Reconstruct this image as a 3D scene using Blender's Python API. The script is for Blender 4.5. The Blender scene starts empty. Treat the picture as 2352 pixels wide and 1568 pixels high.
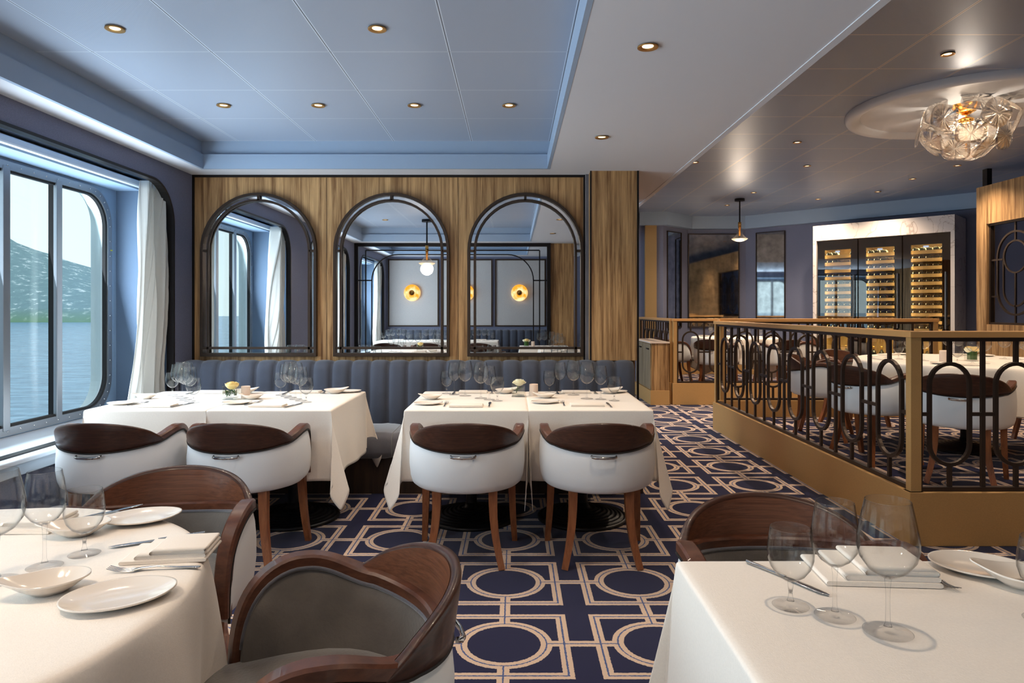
import bpy, bmesh, math, random
from mathutils import Vector, Matrix
from mathutils.geometry import tessellate_polygon
R = random.Random(7)
PI = math.pi
sc = bpy.context.scene
COL = sc.collection
# ---------------------------------------------------------------- camera
EYE = 1.318
F = 1568.0
cam = bpy.data.cameras.new('camera'); cam_o = bpy.data.objects.new('camera', cam); COL.objects.link(cam_o)
cam.sensor_width = 36; cam.lens = 24.0
cam_o.location = (0, 0, EYE); cam_o.rotation_euler = (PI/2, 0, 0)
cam.shift_x = -4/2352; cam.shift_y = -72/2352
cam.clip_start = 0.05; cam.clip_end = 5000
sc.camera = cam_o
# ---------------------------------------------------------------- world, exposure
sc.view_settings.view_transform = 'Standard'; sc.view_settings.look = 'None'
sc.view_settings.gamma = 1; sc.view_settings.use_curve_mapping = False
sc.view_settings.exposure = 1.48
w = bpy.data.worlds.new('world'); sc.world = w; w.use_nodes = True
nt = w.node_tree; nt.nodes.clear()
out = nt.nodes.new('ShaderNodeOutputWorld'); bg = nt.nodes.new('ShaderNodeBackground')
tc = nt.nodes.new('ShaderNodeTexCoord'); sx = nt.nodes.new('ShaderNodeSeparateXYZ'); rmp = nt.nodes.new('ShaderNodeValToRGB')
nt.links.new(tc.outputs['Generated'], sx.inputs[0]); nt.links.new(sx.outputs['Z'], rmp.inputs[0])
e = rmp.color_ramp.elements
e[0].position = 0.0; e[0].color = (.78, .90, .93, 1)
e[1].position = 0.9; e[1].color = (.52, .72, 1.0, 1)
x = rmp.color_ramp.elements.new(.25); x.color = (.74, .90, .97, 1)
nt.links.new(rmp.outputs[0], bg.inputs[0]); bg.inputs[1].default_value = .53
nt.links.new(bg.outputs[0], out.inputs[0])
try:
    sc.cycles.max_bounces = 8; sc.cycles.diffuse_bounces = 3; sc.cycles.glossy_bounces = 4
    sc.cycles.transmission_bounces = 8; sc.cycles.transparent_max_bounces = 24
    sc.cycles.sample_clamp_indirect = 4; sc.cycles.caustics_reflective = False; sc.cycles.caustics_refractive = False
    sc.cycles.use_denoising = True; sc.cycles.use_adaptive_sampling = True; sc.cycles.adaptive_threshold = .05
except Exception: pass
# added lamps standing in for daylight, one inside each port side window, unseen
NICHES = [-2.60, .24, 3.08, 5.92, 8.76]          # near edge of each window niche along the ship's side
def area(name, loc, rot, sx_, sy_, power, colr, spread=PI):
    l = bpy.data.lights.new(name, 'AREA'); l.shape = 'RECTANGLE'; l.size = sx_; l.size_y = sy_
    l.energy = power; l.color = colr; l.spread = spread
    o = bpy.data.objects.new(name, l); COL.objects.link(o); o.location = loc; o.rotation_euler = rot
    return o
for i, y0 in enumerate(NICHES):
    o = area('window_daylight', (-2.995, y0+1.05, 1.40), (0, -PI/2-.22, 0), 1.45, 1.85, 25 if i == 1 else 38, (.72, .87, 1.0))
    o.visible_camera = False; o.visible_glossy = False; o.visible_transmission = False
WARM = (1.0, .79, .58)
def spot(name, loc, power, colr=WARM, angle=120, blend=.9, rad=.03, parent=None):
    l = bpy.data.lights.new(name, 'SPOT'); l.energy = power; l.color = colr; l.spot_size = math.radians(angle); l.spot_blend = blend
    l.shadow_soft_size = rad
    o = bpy.data.objects.new(name, l); COL.objects.link(o); o.location = loc
    if parent: o.parent = parent
    return o
def point(name, loc, power, colr=WARM, rad=.05, parent=None):
    l = bpy.data.lights.new(name, 'POINT'); l.energy = power; l.color = colr; l.shadow_soft_size = rad; l.specular_factor = .15
    o = bpy.data.objects.new(name, l); COL.objects.link(o); o.location = loc
    if parent: o.parent = parent
    return o
# ---------------------------------------------------------------- materials
def srgb(r, g, b):
    f = lambda c: (c/255/12.92 if c/255 <= .04045 else ((c/255+.055)/1.055)**2.4)
    return (f(r), f(g), f(b), 1)
M = {}
def mat(name, col, rough=.5, metal=0, spec=.5, bump=0, bscale=60, var=0, vscale=8, stretch=(1,1,1), sheen=0, coat=0, emit=None, es=0, trans=0, ior=1.45):
    m = bpy.data.materials.new(name); m.use_nodes = True; n = m.node_tree; b = n.nodes['Principled BSDF']
    b.inputs['Base Color'].default_value = col; b.inputs['Roughness'].default_value = rough
    b.inputs['Metallic'].default_value = metal; b.inputs['Specular IOR Level'].default_value = spec
    b.inputs['Sheen Weight'].default_value = sheen; b.inputs['Coat Weight'].default_value = coat
    b.inputs['Transmission Weight'].default_value = trans; b.inputs['IOR'].default_value = ior
    if emit: b.inputs['Emission Color'].default_value = emit; b.inputs['Emission Strength'].default_value = es
    if bump or var:
        t = n.nodes.new('ShaderNodeTexCoord'); mp = n.nodes.new('ShaderNodeMapping'); mp.inputs['Scale'].default_value = stretch
        n.links.new(t.outputs['Object'], mp.inputs[0])
    if bump:
        ns = n.nodes.new('ShaderNodeTexNoise'); ns.inputs['Scale'].default_value = bscale; ns.inputs['Detail'].default_value = 3
        bp = n.nodes.new('ShaderNodeBump'); bp.inputs['Strength'].default_value = bump; bp.inputs['Distance'].default_value = .004
        n.links.new(mp.outputs[0], ns.inputs['Vector']); n.links.new(ns.outputs['Fac'], bp.inputs['Height']); n.links.new(bp.outputs[0], b.inputs['Normal'])
    if var:
        ns = n.nodes.new('ShaderNodeTexNoise'); ns.inputs['Scale'].default_value = vscale; ns.inputs['Detail'].default_value = 5
        cr = n.nodes.new('ShaderNodeValToRGB'); c = col
        cr.color_ramp.elements[0].position = .35; cr.color_ramp.elements[1].position = .65
        cr.color_ramp.elements[0].color = (c[0]*(1-var), c[1]*(1-var), c[2]*(1-var), 1)
        cr.color_ramp.elements[1].color = (min(1, c[0]*(1+var)), min(1, c[1]*(1+var)), min(1, c[2]*(1+var)), 1)
        n.links.new(mp.outputs[0], ns.inputs['Vector']); n.links.new(ns.outputs['Fac'], cr.inputs[0]); n.links.new(cr.outputs[0], b.inputs['Base Color'])
    M[name] = m; return m
def wood(name, c0, c1, scale, stretch, rough=.45, coat=0, spec=.5):
    m = mat(name, c0, rough, coat=coat, spec=spec); n = m.node_tree; b = n.nodes['Principled BSDF']
    t = n.nodes.new('ShaderNodeTexCoord'); mp = n.nodes.new('ShaderNodeMapping'); mp.inputs['Scale'].default_value = stretch
    ns = n.nodes.new('ShaderNodeTexNoise'); ns.inputs['Scale'].default_value = scale; ns.inputs['Detail'].default_value = 6; ns.inputs['Roughness'].default_value = .65
    ns.inputs['Distortion'].default_value = .3
    cr = n.nodes.new('ShaderNodeValToRGB'); cr.color_ramp.elements[0].position = .36; cr.color_ramp.elements[1].position = .64
    cr.color_ramp.elements[0].color = c0; cr.color_ramp.elements[1].color = c1
    bp = n.nodes.new('ShaderNodeBump'); bp.inputs['Strength'].default_value = .08; bp.inputs['Distance'].default_value = .002
    n.links.new(t.outputs['Object'], mp.inputs[0]); n.links.new(mp.outputs[0], ns.inputs['Vector']); n.links.new(ns.outputs['Fac'], cr.inputs[0])
    n.links.new(cr.outputs[0], b.inputs['Base Color']); n.links.new(ns.outputs['Fac'], bp.inputs['Height']); n.links.new(bp.outputs[0], b.inputs['Normal'])
    return m
wood('oak_v', srgb(114, 80, 48), srgb(192, 152, 104), 6, (5.5, 5.5, .22))
wood('oak_ribbed', srgb(100, 84, 62), srgb(160, 140, 112), 6, (7, 7, .22))
wood('walnut_dark', srgb(50, 30, 22), srgb(74, 44, 32), 5, (1.2, 10, 34), .35, .15)
wood('walnut_face', srgb(84, 50, 34), srgb(110, 68, 47), 5, (1.2, 10, 34), .35, .25)
wood('walnut_rail', srgb(72, 40, 27), srgb(100, 60, 42), 6, (3, 3, 8), .35, .2)
wood('walnut_leg', srgb(120, 68, 40), srgb(150, 92, 56), 8, (6, 6, .8), .4, .2)
wood('plinth_brown', srgb(48, 34, 24), srgb(70, 50, 36), 6, (4, 4, .3), .5)
mat('leather_white', srgb(226, 226, 226), .42, bump=.05, bscale=120, spec=.4)
mat('velvet_taupe', srgb(100, 94, 88), .75, sheen=.5, var=.18, vscale=9, bump=.25, bscale=120)
mat('velvet_grey', srgb(84, 84, 92), .75, sheen=.8, var=.15, vscale=7, bump=.2, bscale=120)
mat('velvet_blue', srgb(62, 67, 80), .75, sheen=.25, var=.12, vscale=5, bump=.2, bscale=90)
mat('velvet_plum', srgb(82, 84, 100), .7, sheen=.6, var=.1, vscale=5, bump=.2, bscale=90)
mat('wall_fabric', srgb(112, 116, 138), .9, var=.10, vscale=180, bump=.2, bscale=300)
mat('wall_paint', srgb(138, 160, 184), .6)
mat('niche_fabric', srgb(104, 122, 144), .85, bump=.2, bscale=300)
mat('wall_gold', srgb(160, 128, 84), .6)
mat('panel_beige', srgb(176, 172, 170), .9, var=.06, vscale=120, bump=.2, bscale=250)
mat('ceiling_paint', srgb(212, 214, 220), .55)
mat('ceiling_blue', srgb(150, 168, 190), .45)
mat('white_trim', srgb(190, 198, 206), .4)
mat('hull_white', srgb(226, 232, 228), .5)
mat('gap_dark', srgb(24, 26, 30), .8)
mat('bronze', srgb(66, 54, 46), .38, metal=.5)
mat('bronze_black', srgb(26, 22, 22), .4, metal=.3)
mat('black_metal', srgb(16, 15, 16), .35, bump=.3, bscale=160, spec=.6)
mat('rail_paint', srgb(190, 148, 94), .5, metal=.15, var=.05, vscale=200)
mat('cap_paint', srgb(214, 162, 102), .35, metal=.15)
mat('chrome', srgb(205, 200, 195), .12, metal=1)
mat('steel', srgb(200, 198, 196), .16, metal=1)
mat('alu', srgb(150, 154, 160), .4, metal=.8)
mat('brass', srgb(214, 160, 84), .22, metal=1)
mat('gold_rim', srgb(206, 158, 96), .3, metal=.8)
mat('linen', srgb(240, 230, 218), .85, var=.02, vscale=200, bump=.12, bscale=420, sheen=.2)
mat('napkin_linen', srgb(238, 226, 212), .85, bump=.25, bscale=500, sheen=.2)
mat('porcelain', srgb(232, 222, 210), .12, coat=.4)
mat('ceramic_tan', srgb(222, 202, 186), .4)
mat('rubber', srgb(30, 28, 28), .7)
mat('mirror', (.88, .89, .89, 1), .0, metal=1)
mat('petal_yellow', srgb(250, 222, 150), .5); mat('petal_white', srgb(248, 244, 218), .5)
mat('leaf', srgb(64, 96, 44), .5); mat('grass_leaf', srgb(56, 92, 40), .5)
mat('bottle_glass', srgb(14, 20, 14), .08, spec=.8); mat('foil', srgb(150, 120, 60), .3, metal=.8); mat('label_cream', srgb(226, 216, 190), .6)
mat('shelf_wood', srgb(206, 170, 116), .5); mat('fridge_black', srgb(8, 9, 12), .12); mat('fridge_inner', srgb(150, 128, 88), .6)
mat('lamp_warm', (0, 0, 0, 1), emit=(1, .72, .40, 1), es=1.3)
mat('lamp_cool', (0, 0, 0, 1), emit=(1, .82, .60, 1), es=7)
mat('bulb', (0, 0, 0, 1), emit=(1, .74, .46, 1), es=.42)
mat('led', (0, 0, 0, 1), emit=(.7, .8, 1, 1), es=.4)
mat('yellow_tag', srgb(200, 200, 60), .5)
# antique mirror
m = mat('antique_mirror', (.42, .45, .48, 1), .035, metal=1); n = m.node_tree; b = n.nodes['Principled BSDF']
t = n.nodes.new('ShaderNodeTexCoord'); ns = n.nodes.new('ShaderNodeTexNoise'); n.links.new(t.outputs['Object'], ns.inputs['Vector']); ns.inputs['Scale'].default_value = 9; ns.inputs['Detail'].default_value = 8
cr = n.nodes.new('ShaderNodeValToRGB'); cr.color_ramp.elements[0].position = .3; cr.color_ramp.elements[1].position = .75
cr.color_ramp.elements[0].color = (.40, .43, .46, 1); cr.color_ramp.elements[1].color = (.72, .76, .80, 1)
n.links.new(ns.outputs['Fac'], cr.inputs[0]); n.links.new(cr.outputs[0], b.inputs['Base Color'])
# marble
m = mat('marble', srgb(214, 202, 196), .25, coat=.3); n = m.node_tree; b = n.nodes['Principled BSDF']
t = n.nodes.new('ShaderNodeTexCoord'); ns = n.nodes.new('ShaderNodeTexNoise'); ns.inputs['Scale'].default_value = 1.6; ns.inputs['Detail'].default_value = 7; ns.inputs['Distortion'].default_value = 1.6
cr = n.nodes.new('ShaderNodeValToRGB'); cr.color_ramp.elements[0].position = .494; cr.color_ramp.elements[0].color = srgb(214, 204, 198)
cr.color_ramp.elements[1].position = .516; cr.color_ramp.elements[1].color = srgb(216, 206, 200)
q = cr.color_ramp.elements.new(.505); q.color = srgb(172, 156, 146)
n.links.new(t.outputs['Object'], ns.inputs['Vector']); n.links.new(ns.outputs['Fac'], cr.inputs[0]); n.links.new(cr.outputs[0], b.inputs['Base Color'])
# thin clear glass: transparent + fresnel reflection
def thin(name, tint, refl=1.0, ior=1.5, rough=0, edge=None, pw_=3.3):
    m = bpy.data.materials.new(name); m.use_nodes = True; n = m.node_tree; n.nodes.clear()
    o = n.nodes.new('ShaderNodeOutputMaterial'); mx = n.nodes.new('ShaderNodeMixShader'); tr = n.nodes.new('ShaderNodeBsdfTransparent')
    gl = n.nodes.new('ShaderNodeBsdfGlossy'); fr = n.nodes.new('ShaderNodeLayerWeight'); pw = n.nodes.new('ShaderNodeMath'); pw.operation = 'POWER'; pw.inputs[1].default_value = pw_; ad = n.nodes.new('ShaderNodeMath'); ad.operation = 'MULTIPLY_ADD'; ad.inputs[1].default_value = .9; ad.inputs[2].default_value = ((ior-1)/(ior+1))**2; mu = n.nodes.new('ShaderNodeMath'); mu.operation = 'MULTIPLY'; mu.use_clamp = True
    tr.inputs[0].default_value = tint; gl.inputs['Roughness'].default_value = rough; mu.inputs[1].default_value = refl
    n.links.new(fr.outputs['Facing'], pw.inputs[0]); n.links.new(pw.outputs[0], ad.inputs[0]); n.links.new(ad.outputs[0], mu.inputs[0]); n.links.new(mu.outputs[0], mx.inputs[0]); n.links.new(tr.outputs[0], mx.inputs[1]); n.links.new(gl.outputs[0], mx.inputs[2])
    if edge:
        p5 = n.nodes.new('ShaderNodeMath'); p5.operation = 'POWER'; p5.inputs[1].default_value = 4.5; mc = n.nodes.new('ShaderNodeMix'); mc.data_type = 'RGBA'
        n.links.new(fr.outputs['Facing'], p5.inputs[0]); n.links.new(p5.outputs[0], mc.inputs['Factor'])
        ca, cb = [z for z in mc.inputs if z.type == 'RGBA']; ca.default_value = tint; cb.default_value = (edge, edge, edge*1.02, 1)
        n.links.new([z for z in mc.outputs if z.type == 'RGBA'][0], tr.inputs[0])
    n.links.new(mx.outputs[0], o.inputs[0]); M[name] = m; return m
thin('glass_thin', (.98, .985, .985, 1), .9, 1.5, edge=.30, pw_=4.6)
thin('glass_window', (.92, .96, .96, 1), .5, 1.45)
thin('glass_door', (.93, .94, .95, 1), 4.2, 1.5)
thin('glass_foot', (.99, .99, .99, 1), .7, 1.5, edge=.22, pw_=5)
thin('glass_base', (.992, .992, .992, 1), .45, 1.5, edge=.6, pw_=5)
thin('glass_vase', (.97, .98, .97, 1), .8, 1.5)
thin('glass_lamp', (1.0, .93, .86, 1), 1.4, 1.5)
mat('glass_solid', (1, 1, 1, 1), 0, trans=1, ior=1.48)
# chandelier lens: radial prismatic streaks
m = bpy.data.materials.new('lens'); m.use_nodes = True; n = m.node_tree; n.nodes.clear(); M['lens'] = m
o = n.nodes.new('ShaderNodeOutputMaterial'); mx = n.nodes.new('ShaderNodeMixShader'); tr = n.nodes.new('ShaderNodeBsdfTransparent'); gl = n.nodes.new('ShaderNodeBsdfGlossy')
t = n.nodes.new('ShaderNodeTexCoord'); gr = n.nodes.new('ShaderNodeTexGradient'); gr.gradient_type = 'RADIAL'
mu = n.nodes.new('ShaderNodeMath'); mu.operation = 'MULTIPLY'; mu.inputs[1].default_value = 14; ns = n.nodes.new('ShaderNodeTexNoise'); ns.noise_dimensions = '1D'; ns.inputs['Scale'].default_value = 1.6; ns.inputs['Detail'].default_value = 4
cr = n.nodes.new('ShaderNodeValToRGB'); cr.color_ramp.elements[0].position = .38; cr.color_ramp.elements[0].color = (.18, .18, .18, 1); cr.color_ramp.elements[1].position = .64; cr.color_ramp.elements[1].color = (.9, .9, .9, 1)
bp = n.nodes.new('ShaderNodeBump'); bp.inputs['Strength'].default_value = .35; bp.inputs['Distance'].default_value = .006
n.links.new(t.outputs['Object'], gr.inputs[0]); n.links.new(gr.outputs['Fac'], mu.inputs[0]); n.links.new(mu.outputs[0], ns.inputs['W']); n.links.new(ns.outputs['Fac'], cr.inputs[0]); n.links.new(ns.outputs['Fac'], bp.inputs['Height'])
tr.inputs[0].default_value = (.97, .93, .88, 1); gl.inputs['Roughness'].default_value = .22; gl.inputs[0].default_value = (.98, .95, .92, 1)
n.links.new(bp.outputs[0], gl.inputs['Normal']); n.links.new(cr.outputs[0], mx.inputs[0]); n.links.new(tr.outputs[0], mx.inputs[1]); n.links.new(gl.outputs[0], mx.inputs[2]); n.links.new(mx.outputs[0], o.inputs[0])
# sconce gold glass
m = mat('sconce_glass', srgb(120, 70, 12), .3, emit=(1, .5, .06, 1), es=.5); n = m.node_tree; b = n.nodes['Principled BSDF']
ns = n.nodes.new('ShaderNodeTexNoise'); ns.inputs['Scale'].default_value = 9; cr = n.nodes.new('ShaderNodeValToRGB')
t = n.nodes.new('ShaderNodeTexCoord'); n.links.new(t.outputs['Object'], ns.inputs['Vector'])
cr.color_ramp.elements[0].position = .4; cr.color_ramp.elements[0].color = (.95, .36, .02, 1); cr.color_ramp.elements[1].position = .66; cr.color_ramp.elements[1].color = (1, .8, .42, 1)
n.links.new(ns.outputs['Fac'], cr.inputs[0]); n.links.new(cr.outputs[0], b.inputs['Emission Color'])
# sheer curtain
m = bpy.data.materials.new('sheer'); m.use_nodes = True; n = m.node_tree; n.nodes.clear(); M['sheer'] = m
o = n.nodes.new('ShaderNodeOutputMaterial'); mx = n.nodes.new('ShaderNodeMixShader'); d = n.nodes.new('ShaderNodeBsdfDiffuse'); tl = n.nodes.new('ShaderNodeBsdfTranslucent')
mx2 = n.nodes.new('ShaderNodeMixShader'); tr = n.nodes.new('ShaderNodeBsdfTransparent')
d.inputs[0].default_value = srgb(212, 208, 202); tl.inputs[0].default_value = srgb(208, 206, 200); mx.inputs[0].default_value = .35; mx2.inputs[0].default_value = .12
n.links.new(d.outputs[0], mx.inputs[1]); n.links.new(tl.outputs[0], mx.inputs[2]); n.links.new(mx.outputs[0], mx2.inputs[1]); n.links.new(tr.outputs[0], mx2.inputs[2]); n.links.new(mx2.outputs[0], o.inputs[0])
# node math helper
class G:
    def __init__(s, m): s.n = m.node_tree
    def v(s, op, a, b=None, clamp=False):
        k = s.n.nodes.new('ShaderNodeMath'); k.operation = op; k.use_clamp = clamp
        for i, q in enumerate((a, b)):
            if q is None: continue
            if isinstance(q, (int, float)): k.inputs[i].default_value = q
            else: s.n.links.new(q, k.inputs[i])
        return k.outputs[0]
    def band(s, q, lo, hi): return s.v('MULTIPLY', s.v('GREATER_THAN', q, lo), s.v('LESS_THAN', q, hi))
    def mix(s, f, a, b):
        k = s.n.nodes.new('ShaderNodeMix'); k.data_type = 'RGBA'
        s.n.links.new(f, k.inputs['Factor'])
        for i, q in (('A', a), ('B', b)):
            sk = [z for z in k.inputs if z.name == i and z.type == 'RGBA'][0]
            if isinstance(q, tuple): sk.default_value = q
            else: s.n.links.new(q, sk)
        return [z for z in k.outputs if z.type == 'RGBA'][0]
# carpet
m = mat('carpet', srgb(30, 30, 58), .95, sheen=.15, spec=.1); n = m.node_tree; b = n.nodes['Principled BSDF']; g = G(m)
t = n.nodes.new('ShaderNodeTexCoord'); s = n.nodes.new('ShaderNodeSeparateXYZ')
jn = n.nodes.new('ShaderNodeTexNoise'); jn.inputs['Scale'].default_value = 130; jn.inputs['Detail'].default_value = 2
n.links.new(t.outputs['Object'], jn.inputs['Vector'])
n.links.new(t.outputs['Object'], s.inputs[0])
jit = g.v('MULTIPLY', g.v('SUBTRACT', jn.outputs['Fac'], .5), .008)
PXc, PYc = .6205, .6118
def cell(o, p, ph):
    a = g.v('DIVIDE', g.v('SUBTRACT', o, ph), p)
    a = g.v('SUBTRACT', a, g.v('FLOOR', g.v('ADD', a, .5)))
    return g.v('MULTIPLY', g.v('ABSOLUTE', a), p)
fx = g.v('ADD', cell(s.outputs['X'], PXc, -.0385), jit); fy = g.v('ADD', cell(s.outputs['Y'], PYc, 2.699), jit)
ch = g.v('MAXIMUM', fx, fy); mn = g.v('MINIMUM', fx, fy)
rr = g.v('SQRT', g.v('ADD', g.v('MULTIPLY', fx, fx), g.v('MULTIPLY', fy, fy)))
sq = g.band(ch, .217, .260); ci = g.band(rr, .145, .191); co = g.v('MULTIPLY', g.v('LESS_THAN', mn, .023), g.v('GREATER_THAN', rr, .168))
cream = g.v('ADD', g.v('ADD', sq, ci), co, True)
l1 = g.band(ch, .2345, .2415); l2 = g.band(rr, .1655, .1715); l3 = g.v('MULTIPLY', g.v('LESS_THAN', mn, .0032), g.v('GREATER_THAN', rr, .168))
line = g.v('MULTIPLY', g.v('ADD', g.v('ADD', l1, l2), l3, True), cream)
fz = n.nodes.new('ShaderNodeTexNoise'); fz.inputs['Scale'].default_value = 900; fz.inputs['Detail'].default_value = 2; n.links.new(t.outputs['Object'], fz.inputs['Vector'])
navy = g.mix(fz.outputs['Fac'], srgb(12, 14, 44), srgb(32, 34, 78))
crm = g.mix(fz.outputs['Fac'], srgb(192, 164, 142), srgb(234, 208, 184))
c = g.mix(cream, navy, crm); c = g.mix(line, c, srgb(74, 92, 140)); n.links.new(c, b.inputs['Base Color'])
bp = n.nodes.new('ShaderNodeBump'); bp.inputs['Strength'].default_value = .5; bp.inputs['Distance'].default_value = .004
n.links.new(fz.outputs['Fac'], bp.inputs['Height']); n.links.new(bp.outputs[0], b.inputs['Normal'])
# metal ceiling tiles
def tiles(name, col, line, px, py, tx, ty, rough=.38):
    m = mat(name, col, rough, metal=.25); n = m.node_tree; b = n.nodes['Principled BSDF']; g = G(m)
    t = n.nodes.new('ShaderNodeTexCoord'); s = n.nodes.new('ShaderNodeSeparateXYZ'); n.links.new(t.outputs['Object'], s.inputs[0])
    def cl(o, ph):
        a = g.v('DIVIDE', g.v('SUBTRACT', o, ph), .6); a = g.v('SUBTRACT', a, g.v('FLOOR', g.v('ADD', a, .5))); return g.v('MULTIPLY', g.v('ABSOLUTE', a), .6)
    ax, ay = cl(s.outputs['X'], px), cl(s.outputs['Y'], py)
    ln = g.v('ADD', g.v('LESS_THAN', ax, tx), g.v('LESS_THAN', ay, ty), True)
    dk = g.v('ADD', g.v('LESS_THAN', ax, tx*.35), g.v('LESS_THAN', ay, ty*.3), True)
    c = g.mix(ln, col, line); c = g.mix(dk, c, (col[0]*.35, col[1]*.35, col[2]*.35, 1)); n.links.new(c, b.inputs['Base Color'])
    dx = g.v('SINE', g.v('MULTIPLY', s.outputs['X'], 700)); dy = g.v('SINE', g.v('MULTIPLY', s.outputs['Y'], 700))
    hole = g.v('MULTIPLY', dx, dy)
    bp = n.nodes.new('ShaderNodeBump'); bp.inputs['Strength'].default_value = .12; bp.inputs['Distance'].default_value = .001
    n.links.new(hole, bp.inputs['Height']); n.links.new(bp.outputs[0], b.inputs['Normal'])
tiles('tiles_blue', srgb(168, 178, 194), srgb(218, 226, 236), -.325, 3.443, .008, .005)
tiles('tiles_grey', srgb(148, 163, 190), srgb(225, 222, 220), 1.98, 4.245, .008, .006)
# sea and hill
m = mat('sea', srgb(58, 100, 122), .25, spec=.35); n = m.node_tree; b = n.nodes['Principled BSDF']
t = n.nodes.new('ShaderNodeTexCoord'); mp = n.nodes.new('ShaderNodeMapping'); mp.inputs['Scale'].default_value = (.10, .35, 1)
ns = n.nodes.new('ShaderNodeTexNoise'); ns.inputs['Scale'].default_value = 1.6; ns.inputs['Detail'].default_value = 8
cr = n.nodes.new('ShaderNodeValToRGB'); cr.color_ramp.elements[0].position = .35; cr.color_ramp.elements[0].color = srgb(58, 108, 138); cr.color_ramp.elements[1].position = .70; cr.color_ramp.elements[1].color = srgb(132, 172, 192)
bp = n.nodes.new('ShaderNodeBump'); bp.inputs['Strength'].default_value = .6; bp.inputs['Distance'].default_value = .3
n.links.new(t.outputs['Object'], mp.inputs[0]); n.links.new(mp.outputs[0], ns.inputs['Vector']); n.links.new(ns.outputs['Fac'], cr.inputs[0]); n.links.new(cr.outputs[0], b.inputs['Base Color'])
n.links.new(ns.outputs['Fac'], bp.inputs['Height']); n.links.new(bp.outputs[0], b.inputs['Normal'])
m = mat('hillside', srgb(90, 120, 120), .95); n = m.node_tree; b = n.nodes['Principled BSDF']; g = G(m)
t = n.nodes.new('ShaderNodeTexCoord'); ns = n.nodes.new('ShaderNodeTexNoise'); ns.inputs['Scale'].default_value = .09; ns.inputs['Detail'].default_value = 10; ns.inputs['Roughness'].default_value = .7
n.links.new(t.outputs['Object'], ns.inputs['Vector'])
cr = n.nodes.new('ShaderNodeValToRGB'); E = cr.color_ramp.elements; E[0].position = .40; E[0].color = srgb(134, 152, 148); E[1].position = .63; E[1].color = srgb(236, 234, 222)  # distance haze is put into these pale grey-green hill colours
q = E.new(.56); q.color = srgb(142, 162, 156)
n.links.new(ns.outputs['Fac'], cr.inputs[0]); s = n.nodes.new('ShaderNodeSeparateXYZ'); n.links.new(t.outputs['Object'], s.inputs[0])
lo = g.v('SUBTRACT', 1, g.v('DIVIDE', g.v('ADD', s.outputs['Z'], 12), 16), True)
c = g.mix(lo, cr.outputs[0], srgb(124, 152, 112)); n.links.new(c, b.inputs['Base Color'])
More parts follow.
